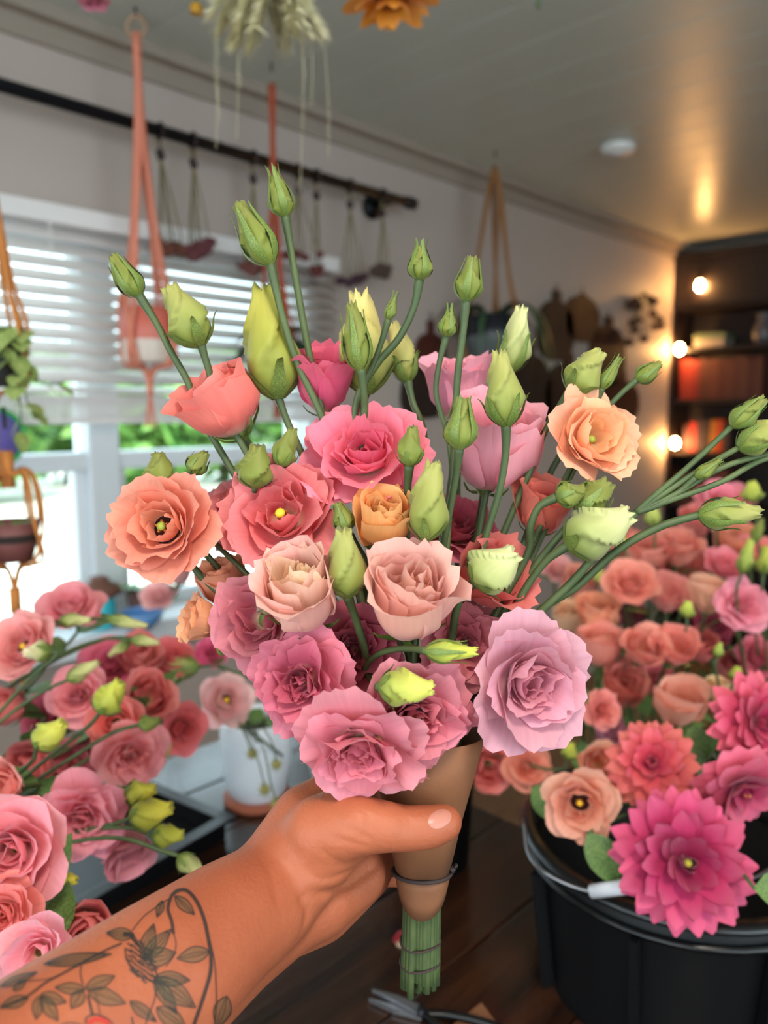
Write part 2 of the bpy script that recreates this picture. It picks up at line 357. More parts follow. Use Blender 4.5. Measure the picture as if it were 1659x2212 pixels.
def petal(name, L, Wd, th0, th1, p=.7, flare=0, ruf=.05, r0=.04, jag=.03, spir=.1, seed=0, nu=12, nv=12, fan=.3, tip=None, m=None, cup=None):
    """one petal: a profile swept outwards from the axis and wrapped round it, frilled at the rim"""
    rr = random.Random(seed); ph = [rr.uniform(0, 6.28) for _ in range(6)]; fr = [rr.uniform(2.2, 3.4), rr.uniform(5, 7.5), rr.uniform(10, 14)]
    K = 48; prof = [(r0, 0.0, R(th0))]; x, z = r0, 0.0
    for i in range(1, K+9):
        s = i/K; th = R(th0+(th1-th0)*min(s, 1.15)**p + flare*ss(.66, 1.05, s)); x += math.sin(th)*L/K; z += math.cos(th)*L/K; prof.append((x, z, th))
    def look(s):
        f = max(0, min(s*K, K+7)); i = int(f); q = f-i; a, b = prof[i], prof[min(i+1, K+8)]
        return a[0]+(b[0]-a[0])*q, a[1]+(b[1]-a[1])*q, a[2]+(b[2]-a[2])*q
    V = []; U = []
    lop = rr.uniform(-.12, .12)
    for i in range(nv+1):
        s = i/nv
        for j in range(nu+1):
            t = -1+2*j/nu
            if tip is None:
                edge = 1-fan*abs(t)**2.6+lop*t + jag*(math.sin(fr[2]*t*1.6+ph[0])+.7*math.sin(fr[1]*1.9*t+ph[1])+rr.uniform(-.5, .5))
                hw = Wd*(.2+.8*ss(0, .62, s))
            else:
                edge = 1.0; hw = Wd*(.3+.7*ss(0, .5, s))*max(.02, 1-max(0, (s-.5)/.5)**tip)**.6
            r_, z_, th = look(s*edge)
            rc = max(r_, hw*(cup or .62)); a = t*hw/rc
            am = ruf*s**2.5
            off = am*(math.sin(fr[0]*t*1.5+ph[2])+.55*abs(t)**.5*math.sin(fr[1]*t+ph[3])) + .35*am*math.sin(fr[2]*t+ph[4])*ss(.7, 1, s)
            px = r_-rc+rc*math.cos(a)+spir*t*s*Wd*.35+math.cos(th)*off
            V.append((px, rc*math.sin(a), z_-math.sin(th)*off + .3*off*s)); U.append(((t+1)/2, s))
    F = [(i*(nu+1)+j, i*(nu+1)+j+1, (i+1)*(nu+1)+j+1, (i+1)*(nu+1)+j) for i in range(nv) for j in range(nu)]
    me = bpy.data.meshes.new(name); me.from_pydata(V, [], F); me.polygons.foreach_set('use_smooth', [True]*len(F))
    ul = me.uv_layers.new(name='UVMap')
    for lp in me.loops: ul.data[lp.index].uv = U[lp.vertex_index]
    me.materials.append(m or M_petal); me.update(); return me

KINDS = {   # rings: count, length, half width, th0, th1, power, flare, ruffle, base radius, fan
 'double': ((3, .52, .34, 50, -22, .7, 4, .06, .03, .3), (4, .68, .48, 62, -8, .66, 8, .07, .05, .3), (4, .86, .62, 72, 10, .64, 16, .07, .06, .25), (5, 1.0, .70, 82, 30, .62, 28, .08, .07, .22), (5, 1.08, .74, 92, 52, .62, 26, .08, .08, .2)),
 'frilly': ((4, .54, .32, 45, -14, .7, 14, .10, .03, .3), (5, .72, .44, 60, 4, .66, 22, .11, .05, .3), (5, .90, .56, 72, 22, .64, 28, .12, .06, .25), (5, 1.02, .62, 84, 44, .62, 30, .12, .07, .22), (5, 1.1, .66, 94, 70, .65, 22, .12, .08, .2)),
 'open': ((3, .66, .34, 80, -20, .55, 6, .07, .08, .4), (3, .86, .56, 84, -6, .52, 14, .07, .08, .3), (5, 1.02, .68, 90, 14, .52, 32, .08, .08, .22), (5, 1.1, .74, 96, 34, .55, 34, .07, .08, .2)),
 'cup': ((3, .84, .56, 80, -20, .46, 4, .06, .04, .2), (4, 1.02, .74, 96, -16, .42, 10, .05, .05, .18), (5, 1.2, .90, 108, -12, .40, 26, .05, .06, .14)),
 'goblet': ((3, .9, .56, 76, -18, .48, 8, .07, .04, .22), (4, 1.1, .74, 92, -10, .43, 18, .08, .05, .2), (5, 1.3, .86, 104, -4, .40, 44, .09, .06, .16)),
 'tight': ((3, .84, .32, 42, -34, .7, 4, .07, .02, .25), (3, .96, .44, 64, -30, .6, 6, .07, .03, .22), (4, 1.06, .60, 84, -22, .5, 14, .06, .05, .2), (4, 1.12, .78, 100, -14, .44, 34, .06, .06, .18)),
 'blush': ((4, .84, .28, 40, -30, .7, 10, .08, .02, .25), (4, .94, .40, 60, -26, .6, 12, .08, .03, .22), (4, 1.02, .60, 86, -18, .48, 18, .06, .05, .2), (4, 1.14, .80, 102, -12, .43, 46, .07, .06, .16)),
}
_cache = {}
def bloom_set(kind, var, lo=False):
    key = (kind, var, lo)
    if key in _cache: return _cache[key]
    rr = random.Random(hash((KINDS[kind][0][1]*100, var)) & 0xffff); out = []; az = rr.uniform(0, 6.28); mx = 0; zs = []
    for ri, (n, L, Wd, t0, t1, p, fl_, ru, r0, fn) in enumerate(KINDS[kind]):
        share = [petal('petal', L*rr.uniform(.9, 1.06), Wd*rr.uniform(.88, 1.1), t0+rr.uniform(-5, 5), t1+rr.uniform(-9, 9), p, fl_*rr.uniform(.5, 1.6)+rr.uniform(-4, 6), ru*rr.uniform(.7, 1.5), r0, fan=fn, seed=rr.randint(0, 9999), nu=7 if lo else 14, nv=6 if lo else 13, spir=.35, jag=.028 if not lo else .015) for _ in range(2 if lo else n)]
        for k in range(n):
            me = share[k % len(share)]; out.append((me, az+6.2832*k/n+rr.uniform(-.14, .14), ri)); 
            if k < len(share):
                for v in me.vertices: mx = max(mx, math.hypot(v.co.x, v.co.y)); zs.append(v.co.z)
        az += math.pi/max(n, 1)+.3
    _cache[key] = (out, mx, (min(zs)+max(zs))/2); return _cache[key]

def calyx_mesh():
    b = MB(); b.lathe([(.045, -.16), (.07, -.12), (.13, -.05), (.17, .02), (.12, .05)], 10)
    for k in range(5):
        M = Matrix.Rotation(k*2*math.pi/5, 4, 'Z'); pts = [(.12, 0, -.06), (.26, 0, -.01), (.42, 0, .10), (.52, 0, .24)]; wd = (.05, .055, .035, .004); n = len(b.v)
        for (x, _, z), w_ in zip(pts, wd): b.v += [M @ Vector((x, -w_, z)), M @ Vector((x+.012, 0, z-.02)), M @ Vector((x, w_, z))]
        for i in range(3):
            for j in range(2): b.f.append((n+i*3+j, n+i*3+j+1, n+i*3+j+4, n+i*3+j+3))
    me = bpy.data.meshes.new('calyx'); me.from_pydata([tuple(v) for v in b.v], [], b.f); me.polygons.foreach_set('use_smooth', [True]*len(b.f)); me.materials.append(M_sepal); return me
CALYX = calyx_mesh()
def lathe_mesh(name, prof, n, m):
    b = MB().lathe(prof, n); me = bpy.data.meshes.new(name); me.from_pydata([tuple(v) for v in b.v], [], b.f); me.polygons.foreach_set('use_smooth', [True]*len(b.f)); me.materials.append(m); return me
THROAT = lathe_mesh('throat', [(.01, .02), (.12, .035), (.24, .10), (.27, .17)], 16, M_thr)
PISTIL = lathe_mesh('pistil', [(.05, .03), (.07, .12), (.035, .22), (.03, .30), (.075, .33), (.085, .37), (.05, .40), (.005, .41)], 10, M_pist)
PISTILG = lathe_mesh('pistil', [(.05, .03), (.07, .12), (.035, .20), (.03, .26), (.075, .29), (.08, .33), (.005, .36)], 10, M_pistg)
ANTHER = lathe_mesh('anther', [(.006, .05), (.008, .24), (.024, .25), (.026, .32), (.004, .35)], 6, M_anth)
def pale(c): return (min(1, c[0]**.86*1.03), c[1]**.97, c[2]**.97*.96, 1)
def jitter(c, rr, a=.06):
    k = 1+rr.uniform(-a, a); return (min(1, c[0]*k), min(1, c[1]*k*(1+rr.uniform(-a, a)*.6)), min(1, c[2]*k*(1+rr.uniform(-a, a)*.6)), 1)
def fit_bloom(root, kind, var, Rad, col, lo=False, centre=None, incol=None, rr=rnd, shift=(0, 0, 0), sq=1.0):
    st, mx, zm = bloom_set(kind, var, lo); s = Rad/mx; nr = max(x[2] for x in st)
    for me, az, ri in st:
        o = bpy.data.objects.new('petal', me); COL.objects.link(o); o.parent = root; o.rotation_euler = (rr.uniform(-.09, .09), rr.uniform(-.09, .09), az); o.scale = (s, s, s*sq); o.location = shift
        f = ri/max(nr, 1); c0 = incol or col; o.color = jitter(tuple(c0[i]*(1-f)+col[i]*f for i in range(3)), rr)
    c = bpy.data.objects.new('calyx', CALYX); COL.objects.link(c); c.parent = root; c.scale = (s*.9, s*.9, s); c.location = shift
    if centre:
        for me in ([THROAT] if 'd' in centre else [])+[PISTIL if 'y' in centre else PISTILG]:
            o = bpy.data.objects.new(me.name.split('.')[0], me); COL.objects.link(o); o.parent = root; o.scale = (s, s, s); o.location = shift
        for k in range(5):
            o = bpy.data.objects.new('anther', ANTHER); COL.objects.link(o); o.parent = root; o.scale = (s, s, s); o.rotation_euler = (R(18), 0, k*1.2566); o.location = shift
    return zm*s*sq
def stem_to(root, pts, rad, n=5, name='stem', m=None):
    b = W(); pp = spline(pts, n); b.tube(pp, rad, 7); return b.build(name, m or M_stem, root, True)

# ---- buds
def budr(z): return max(.06, 1-(1-z/.36)**2)**.62 if z < .36 else 1-.70*min(1, (z-.36)/.64)**1.25
def bud_mesh(slim, seed, n=30, nz=24):
    rr = random.Random(seed); b = MB(); tw = rr.choice((-1, 1))*rr.uniform(.8, 1.25); ph = rr.uniform(0, 6); U = []
    for i in range(nz+1):
        z = i/nz
        r_ = budr(z)
        r_ = r_*slim + (.03*slim*ss(.9, 1, z))
        for k in range(n):
            a = 2*math.pi*k/n; sw = ((3*a/(2*math.pi)+tw*z*1.5+ph) % 1.0); step = .32*(sw**1.8-.4)*ss(.06, .35, z)*(1-.4*ss(.8, 1, z))
            fr = (.10*slim*math.sin(a*6+ph)*ss(.88, 1, z))
            zz = z+ (.03*math.sin(a*5+ph)+.025*rr.uniform(-1, 1))*ss(.92, 1, z)
            q = r_*(1+step)+fr; b.v.append(Vector((q*math.cos(a)+.05*slim*math.sin(z*5+ph), q*math.sin(a), zz))); U.append((k/n*.5, z))
    for i in range(nz):
        for k in range(n): b.f.append((i*n+k, i*n+(k+1) % n, (i+1)*n+(k+1) % n, (i+1)*n+k))
    b.f.append(tuple(range(n))[::-1])
    c = len(b.v); b.v.append(Vector((.05*slim*math.sin(5+ph), 0, .93))); U.append((.2, .9))
    for k in range(n): b.f.append((nz*n+k, nz*n+(k+1) % n, c))
    me = bpy.data.meshes.new('bud'); me.from_pydata([tuple(v) for v in b.v], [], b.f); me.polygons.foreach_set('use_smooth', [True]*len(b.f))
    ul = me.uv_layers.new(name='UVMap')
    for lp in me.loops: ul.data[lp.index].uv = U[lp.vertex_index]
    me.materials.append(M_budm); return me
def sepal_mesh(slim, reach, curl, seed):
    rr = random.Random(seed); V = []; F = []; n = 9
    for i in range(n+1):
        q = i/n; z = q*reach; r_ = budr(min(z, 1.0))*slim*1.08+.012
        ex = curl*max(0, q-.6)**1.6; wd = slim*(.36*(1-q)**.8*(.4+.6*ss(0, .25, q)*1.0)+.02); 
        for j in (-1, 0, 1):
            a = j*wd/max(r_, wd); V.append(((r_+ex+(.012 if j == 0 else 0))*math.cos(a), (r_+ex)*math.sin(a), z-.35*ex*max(0, q-.85)*6))
    for i in range(n):
        for j in range(2): F.append((i*3+j, i*3+j+1, i*3+j+4, i*3+j+3))
    me = bpy.data.meshes.new('sepal'); me.from_pydata(V, [], F); me.polygons.foreach_set('use_smooth', [True]*len(F)); me.materials.append(M_sepal); return me
def bud_at(root, base, tip, wpx, d0, d1, col, reach=.7, curl=.5, seed=0, nsep=5):
    """a bud with sepals between two world points, a child of ROOT"""
    A = tip-base; L = A.length; slim = min(.62, .5*wpx*d0/FPX/L)
    M4 = Matrix.Translation(base) @ frame(A, random.Random(seed).uniform(0, 6)).to_4x4() @ Matrix.Scale(L, 4)
    key = ('bud', round(slim, 2), seed % 5)
    if key not in _cache: _cache[key] = bud_mesh(slim, seed % 5)
    o = bpy.data.objects.new('bud', _cache[key]); COL.objects.link(o); o.parent = root; o.matrix_local = root.matrix_world.inverted() @ M4; o.color = col
    k2 = ('sep', round(slim, 2), round(reach, 1), round(curl, 1))
    if k2 not in _cache: _cache[k2] = sepal_mesh(slim, reach, curl, seed)
    for k in range(nsep):
        s_ = bpy.data.objects.new('sepal', _cache[k2]); COL.objects.link(s_); s_.parent = o; s_.rotation_euler = (0, 0, k*6.2832/nsep+.3)
    return o

# ------------------------------------------------------------------ the bouquet in the hand
BIND = P(912, 1880, .452)
AX = (P(905, 2152, .462)-BIND); AX.normalize()
_i = [0]
def to_bind(p, A, rad):
    _i[0] += 1; a = _i[0]*2.4; q = .0028+.0085*math.sqrt((_i[0] % 14)/14)
    off = (RGT*math.cos(a)+FWD*math.sin(a))*q
    low = BIND+off*.95; up = BIND-AX*.055+off*1.6
    return low, up
def bouquet_flower(lab, px, py, dpx, d, ax, kind, col, incol=None, centre=None, sq=1.0, var=0, cat='flower'):
    A = cv(*ax); rad = dpx*d/FPX/2*1.2; st, mx, zm = bloom_set(kind, var); cen = P(px, py, d); base = cen-A*(zm*rad/mx*sq)
    root = thing('lisianthus', lab, cat, base, frame(A, rnd.uniform(0, 6.28)), 'lisianthus blooms in the hand-held bouquet')
    fit_bloom(root, kind, var, rad, pale(C(*col)), False, centre, pale(C(*incol)) if incol else None, rnd, sq=sq)
    low, up = to_bind(base, A, rad)
    b0 = base-A*rad*.14; ln = (up-b0).length
    stem_to(root, [b0, b0-A*min(.02, ln*.3), b0.lerp(up, .5)-A*.006, up, low, low+AX*(.068+rnd.uniform(-.004, .008))], lambda s: .0021 if s > .1 else .0026, 6)
    return root
BL = [
 ('lilac-pink frilled bloom, largest, at the bouquet\'s lower right', 1150, 1475, 292, .405, (.30, -.02, .93), 'double', (212, 154, 174), (210, 138, 162), None, .9, 1),
 ('deep rose bloom with a shadowed heart at the lower left of the bouquet', 650, 1475, 240, .402, (-.22, .02, .97), 'frilly', (212, 112, 138), (188, 70, 104), None, .9, 2),
 ('rose-pink bloom behind the horizontal yellow-green bud, low centre', 900, 1556, 275, .393, (.18, -.30, .9), 'frilly', (222, 132, 150), (205, 96, 118), 'dg', .8, 3),
 ('ruffled pink bloom hanging lowest over the thumb', 775, 1630, 300, .385, (-.10, -.50, .82), 'frilly', (226, 140, 158), (214, 104, 128), None, .7, 4),
 ('pale blush bloom with cream heart, left of the pair in the middle', 652, 1274, 212, .405, (-.06, .76, .62), 'blush', (238, 190, 178), (242, 214, 176), None, 1.12, 5),
 ('pale blush spiralled bloom, right of the pair in the middle', 886, 1294, 212, .405, (.10, .72, .66), 'blush', (236, 182, 172), (234, 174, 156), None, 1.2, 6),
 ('small apricot yellow bloom in the bouquet\'s centre', 828, 1122, 132, .425, (-.02, .72, .62), 'tight', (242, 178, 104), (246, 200, 128), None, 1.15, 7),
 ('coral-pink bloom with a yellow pistil, left of the centre', 605, 1108, 250, .44, (-.10, .38, .9), 'open', (228, 124, 130), (222, 108, 112), 'y', .9, 8),
 ('peach-pink bloom with dark throat at the bouquet\'s left edge', 345, 1135, 248, .435, (-.22, .22, .93), 'open', (232, 146, 124), (236, 160, 128), 'dg', .95, 9),
 ('coral bloom at the upper left, tilted away below the greenish bud', 476, 868, 186, .455, (-.42, .72, .45), 'tight', (234, 124, 116), (238, 150, 142), None, .85, 10),
 ('large clear pink bloom at the top centre', 790, 978, 262, .445, (-.10, .50, .84), 'double', (240, 128, 156), (226, 84, 122), None, 1.0, 11),
 ('hot pink upright bloom behind the two crossing bud stems', 700, 822, 162, .47, (.02, .84, .5), 'goblet', (234, 96, 136), (222, 66, 112), None, 1.3, 12),
 ('light pink upright bloom furthest back on the right', 992, 838, 165, .525, (-.02, .92, .36), 'goblet', (246, 168, 192), (240, 150, 180), None, 1.1, 13),
 ('large light pink cupped bloom behind the tall green buds', 1064, 962, 208, .472, (.08, .82, .55), 'cup', (246, 170, 188), (242, 152, 174), None, 1.05, 14),
 ('peach bloom with open cup at the right of the bouquet', 1285, 945, 222, .45, (.34, .22, .9), 'open', (248, 184, 148), (248, 196, 144), 'g', 1.0, 15),
 ('coral bloom half hidden under the peach one', 1172, 1098, 150, .465, (.20, .82, .45), 'goblet', (232, 124, 104), (226, 104, 92), None, 1.1, 16),
 ('coral-red bloom behind the round cream bud', 1060, 1245, 190, .445, (.40, .45, .7), 'goblet', (222, 108, 100), (216, 92, 86), None, 1.0, 17),
 ('mauve bloom spread behind the pale blush one, left side', 552, 1340, 225, .432, (-.40, .12, .88), 'open', (208, 124, 140), (190, 92, 112), None, .8, 18),
 ('dusty pink bloom squeezed between the two left-hand open blooms', 490, 1098, 170, .475, (-.55, .45, .6), 'frilly', (218, 144, 156), (220, 124, 128), None, .9, 19),
 ('small peach bloom behind the forked stem on the left', 492, 1258, 104, .47, (-.30, .8, .45), 'tight', (236, 168, 132), (232, 150, 110), None, 1.1, 20),
 ('peach-orange bloom turned left, lowest on the left edge', 432, 1340, 118, .455, (-.86, .24, .42), 'goblet', (238, 172, 130), (232, 158, 112), None, 1.0, 21),
 ('deep pink bloom filling the gap behind the upright stems', 985, 1135, 190, .505, (.1, .72, .6), 'double', (214, 106, 132), (196, 76, 104), None, 1.0, 22),
 ('rose-mauve bloom filling the gap between the pale pair and the lowest blooms', 765, 1405, 220, .43, (0, .2, .95), 'frilly', (188, 84, 108), (160, 60, 86), None, .8, 23),
 ('dusky pink bloom behind the lilac one, under the cream bud', 1005, 1390, 220, .435, (.2, .3, .9), 'frilly', (206, 118, 132), (186, 92, 108), None, .8, 24),
]
for row in BL:
    lab, px, py, dp, d, ax, kind, col, inc, cen, sq, var = row
    bouquet_flower(lab, px, py, dp, d, ax, kind, col, inc, cen, sq, var)

G1, G2, G3, G4, G5 = (128, 132, 58), (170, 168, 92), (222, 204, 126), (210, 210, 148), (182, 174, 74)
BUDS = [  # label, base px, tip px, width px, depth, colour, sepal reach, curl, stem pixels
 ('tallest slim green bud with curling sepal tips', (617, 470), (592, 378), 54, .455, G1, 1.25, .22, [(628, 540), (645, 640), (664, 745), (697, 900)]),
 ('tilted green bud at the top left of the bouquet', (586, 572), (515, 440), 72, .445, G1, .95, .3, [(612, 690), (645, 790), (695, 900)]),
 ('small green bud furthest up on the left', (302, 640), (242, 552), 54, .46, G1, .9, .3, [(342, 706), (370, 762), (402, 818), (450, 930)]),
 ('plump yellow-green bud above the coral bloom', (436, 748), (366, 620), 92, .455, G2, .4, .5, [(448, 790), (470, 860)]),
 ('large twisted yellow-green bud standing behind the crossing stems', (600, 862), (566, 622), 118, .465, G5, .35, .7, [(618, 905), (645, 965), (674, 1030)]),
 ('plump cream-yellow bud behind the green one at the top centre', (792, 852), (778, 634), 112, .48, G3, .35, .7, [(778, 900), (770, 960)]),
 ('green bud in front of the cream-yellow one', (780, 802), (758, 655), 60, .44, G1, .9, .3, [(786, 850), (788, 885), (780, 960)]),
 ('slim cream bud just right of the cream-yellow one', (882, 826), (850, 696), 62, .485, G3, .5, .6, [(892, 870), (915, 930)]),
 ('thin small bud between the cream buds and the curved stem', (838, 692), (852, 642), 24, .445, G1, 1.3, .3, [(822, 745), (805, 790), (788, 835), (784, 900)]),
 ('crown-tipped green bud on the long curved stem', (906, 606), (909, 532), 52, .445, G1, 1.25, .3, [(895, 660), (862, 730), (815, 785), (772, 860), (770, 960)]),
 ('pointed green bud on a tall straight stem, right of centre', (1006, 652), (1022, 556), 58, .445, G1, 1.0, .2, [(1000, 720), (990, 800), (984, 890), (980, 1000)]),
 ('narrow dark green bud on the wavy stem', (964, 728), (972, 672), 40, .45, G1, 1.35, .25, [(948, 790), (942, 850), (962, 925), (975, 1010)]),
 ('cream-green bud behind the light pink bloom, upper right', (1100, 806), (1128, 664), 68, .495, G4, .65, .5, [(1088, 850), (1075, 920)]),
 ('stout cream-green bud on the thick stem before the light pink bloom', (1094, 922), (1078, 760), 82, .425, G2, .45, .4, [(1092, 985), (1078, 1065), (1052, 1150), (1020, 1260)]),
 ('olive green bud before the light pink bloom, sepals clasping', (992, 972), (1000, 862), 70, .42, G1, 1.1, .3, [(984, 1030), (970, 1110), (955, 1195), (945, 1290)]),
 ('small olive bud standing in the clear pink bloom', (884, 1008), (890, 922), 56, .42, G1, .45, .3, [(880, 1060), (878, 1120), (880, 1200)]),
 ('pale green pointed bud right of the apricot bloom', (918, 1168), (936, 998), 86, .415, G2, .35, .4, [(912, 1195), (905, 1260)]),
 ('pale green bud between the two blush blooms', (750, 1292), (742, 1142), 86, .40, G2, .22, .4, [(766, 1330), (784, 1390), (800, 1450)]),
 ('small bright green bud left of the apricot bloom', (752, 1148), (728, 1086), 46, .43, G1, 1.0, .2, [(772, 1180), (795, 1222), (812, 1290)]),
 ('olive bud behind the coral-pink bloom, between two stems', (548, 1055), (556, 962), 80, .445, G1, .3, .3, [(545, 1080), (560, 1150)]),
 ('narrow olive bud beside the dark stem, left of the clear pink bloom', (606, 1008), (632, 926), 52, .445, G1, .5, .3, [(596, 1035), (590, 1080)]),
 ('green-tipped bud peeping over the peach-pink bloom', (346, 1062), (342, 978), 70, .46, G1, .3, .3, [(350, 1090), (380, 1180)]),
 ('tiny green bud on the left beside the sash', (414, 1022), (444, 976), 46, .46, G1, .8, .4, [(400, 1042), (405, 1100)]),
 ('broad green bud above the peach bloom', (1230, 846), (1300, 760), 78, .46, G2, .4, .6, [(1205, 885), (1175, 935), (1158, 985), (1110, 1100)]),
 ('slender leafy bud above the peach bloom', (1298, 842), (1338, 772), 28, .46, G1, 1.1, .4, [(1290, 870), (1270, 930)]),
 ('small outlying bud right of the peach bloom', (1374, 822), (1428, 786), 40, .46, G1, .9, .3, [(1340, 852), (1300, 900)]),
 ('large cream bud lying over the coral-red bloom, right side', (1222, 1180), (1362, 1108), 112, .425, G4, .2, .4, [(1180, 1212), (1130, 1280), (1090, 1360), (1030, 1450)]),
 ('round cream bud at the right of the blush pair', (1022, 1262), (1114, 1192), 108, .405, G4, .25, .5, [(1000, 1280), (984, 1325), (978, 1370), (970, 1440)]),
 ('green drooping bud under the peach bloom', (1200, 1075), (1264, 1058), 56, .43, G1, .7, .3, [(1165, 1095), (1146, 1140), (1144, 1185), (1090, 1290), (1040, 1380)]),
 ('olive leafy bud tucked under the peach bloom', (1248, 1112), (1316, 1040), 84, .44, G1, .8, .3, [(1215, 1150), (1165, 1210), (1100, 1300), (1040, 1380)]),
 ('bright yellow-green bud lying flat above the low centre bloom', (918, 1406), (1030, 1408), 48, .385, (206, 208, 84), .85, .4, [(895, 1402), (860, 1402), (815, 1415), (790, 1450)]),
 ('yellow-green frilled bud lying before the low centre bloom', (818, 1484), (936, 1486), 80, .378, (216, 214, 100), .3, .5, [(806, 1486), (800, 1520)]),
 ('small green bud under the peach-orange bloom', (500, 1408), (462, 1372), 40, .46, G1, .8, .3, [(530, 1425), (580, 1470)]),
 ('small mauve bud beside the left pale blush bloom', (598, 1322), (566, 1262), 66, .43, (196, 128, 150), .2, .2, [(620, 1340), (650, 1400)]),
]
for i, (lab, bpx, tpx, wpx, d, col, reach, curl, st) in enumerate(BUDS):
    base = P(*bpx, d); tip = P(*tpx, d-.004)
    root = thing('lisianthus_bud', lab, 'flower bud', base, None, 'lisianthus buds in the hand-held bouquet')
    bud_at(root, base, tip, wpx, d, d, C(*col), reach, curl, i)
    n = len(st); low, up = to_bind(base, None, .002)
    pts = [base+(base-tip).normalized()*.0]+[P(x, y, d+(.47-d)*(k+1)/(n+1)*.6) for k, (x, y) in enumerate(st)]
    pts = [base+(tip-base)*.04]+pts[1:]+[up, low, low+AX*(.07+rnd.uniform(-.006, .006))]
    r0 = .0017 if wpx < 50 else .0022
    stem_to(root, pts, lambda s, r0=r0: r0*(1.35-.35*min(1, s*8)), 6)
# branching stem on the right with several buds
root = thing('lisianthus_spray', 'branched spray of green buds reaching out past the right edge', 'flower bud', P(1180, 1320, .44), None, 'lisianthus buds in the hand-held bouquet')
low, up = to_bind(None, None, 0)
stem_to(root, [P(1372, 1108, .43), P(1300, 1185, .432), P(1235, 1258, .436), P(1150, 1340, .44), P(1060, 1470, .45), up, low, low+AX*.07], .0024, 6)
for j, (bp, tp, wp, col, path, re) in enumerate((((1580, 922), (1652, 860), 50, G1, [(1480, 1015), (1420, 1065)], .95), ((1594, 968), (1700, 912), 68, G2, [(1520, 1010), (1440, 1062)], .5), ((1760, 960), (1850, 930), 60, G1, [(1640, 985), (1560, 1010), (1450, 1072)], .6), ((1800, 990), (1880, 960), 60, G1, [(1659, 990), (1560, 1040), (1450, 1080)], .6), ((1502, 1032), (1556, 994), 28, G1, [(1470, 1060), (1420, 1092)], 1.1))):
    bud_at(root, P(*bp, .425), P(*tp, .42), wp, .425, .42, C(*col), re, .3, j+3)
    stem_to(root, [P(*bp, .425)]+[P(x, y, .428) for x, y in path]+[P(1372, 1108, .43)], .0017, 6, 'branch')
root = thing('lisianthus_bud', 'long pale green bud pointing right below the branched spray', 'flower bud', P(1510, 1110, .43), None, 'lisianthus buds in the hand-held bouquet')
bud_at(root, P(1508, 1112, .43), P(1642, 1106, .425), 66, .43, .43, C(*G2), .75, .5, 4)
low, up = to_bind(None, None, 0)
stem_to(root, [P(1512, 1112, .43), P(1430, 1136, .432), P(1335, 1188, .435), P(1245, 1268, .44), P(1160, 1325, .445), P(1060, 1470, .45), up, low, low+AX*.072], .0023, 6)

# kraft wrap, tie
M_kraft = mat('kraft_paper', C(132, 84, 52), .7, var=C(118, 74, 46), scale=30, bump=.2, bscale=120)
wr = thing('paper_wrap', 'brown kraft paper cone wrapped round the bouquet stems', 'wrapping paper', BIND)
def cone(lower, name, seam=.0006):
    b = W(); N = 40; X = RGT; Y = FWD; rows = []
    if not lower: lv = [(-.086, .0335), (-.06, .0275), (-.03, .0205), (0, .0148)]
    else: lv = [(0, .0148), (.004, .0152), (.010, .0145), (.016, .0138)]
    for h, r_ in lv:
        for k in range(N+1):
            a = 2*math.pi*k/N*1.03; rr_ = r_+seam*k/N*2
            hh = h
            if lower: hh = h*(.55+.95*max(0, math.cos(a-R(268)))**1.5)
            b.v.append(BIND+AX*hh+(X*math.cos(a)+Y*math.sin(a))*rr_*(1+.02*math.sin(5*a)))
    for i in range(len(lv)-1):
        for k in range(N): b.f.append((i*(N+1)+k, i*(N+1)+k+1, (i+1)*(N+1)+k+1, (i+1)*(N+1)+k))
    o = b.build(name, M_kraft, wr, True); md = o.modifiers.new('th', 'SOLIDIFY'); md.thickness = .0005
cone(False, 'cone'); cone(True, 'paper_tail')
M_twine = mat('dark_twine', C(58, 44, 42), .8)
tw = thing('twine_tie', 'dark cord knotted round the kraft paper', 'cord', BIND)
b = W(); b.tube([BIND+AX*(.0005+.0015*math.sin(a))+(RGT*math.cos(a)+FWD*math.sin(a))*.0172 for a in [k*math.pi/16 for k in range(32)]], .0012, 6, True)
b.build('loop', M_twine, tw, True)
W().tube([BIND+RGT*.0165-FWD*.004, BIND+RGT*.019-FWD*.006-AX*.006, BIND+RGT*.0165-FWD*.007-AX*.003], .0014, 6).build('knot', M_twine, tw, True)
stt = thing('rubber_band', 'dark thin bands holding the cut stems together', 'rubber band', BIND+AX*.045)
for h in (.045, .058):
    W().tube([BIND+AX*(h+.001*math.sin(2*a))+(RGT*math.cos(a)+FWD*math.sin(a))*.0118 for a in [k*math.pi/12 for k in range(24)]], .0008, 5, True).build('band', M_twine, stt, True)

# ------------------------------------------------------------------ arm and hand
M_skin = mat('skin', C(174, 97, 66), .5, var=C(158, 85, 57), scale=16, sss=.12, bump=.22, bscale=420, spec=.35)
def roundcone(bm, a, b, ra, rb):
    a, b = Vector(a), Vector(b); A = b-a; L = A.length; fr = frame(A if L > 1e-6 else (0, 0, 1)).to_4x4()
    vs = []; n = 20; prof = []
    for i in range(6): t = math.pi/2*(1-i/5); prof.append((ra*math.cos(t), -ra*math.sin(t)))
    for i in range(6): t = math.pi/2*i/5; prof.append((rb*math.cos(t), L+rb*math.sin(t)))
    g = []
    for r_, z in prof:
        ring = []
        for k in range(n):
            q = 2*math.pi*k/n; ring.append(bm.verts.new(Matrix.Translation(a) @ fr @ Vector((max(r_, 1e-5)*math.cos(q), max(r_, 1e-5)*math.sin(q), z))))
        g.append(ring)
    for i in range(len(g)-1):
        for k in range(n): bm.faces.new((g[i][k], g[i][(k+1) % n], g[i+1][(k+1) % n], g[i+1][k]))
    bm.faces.new(g[0][::-1]); bm.faces.new(g[-1])
bm = bmesh.new()
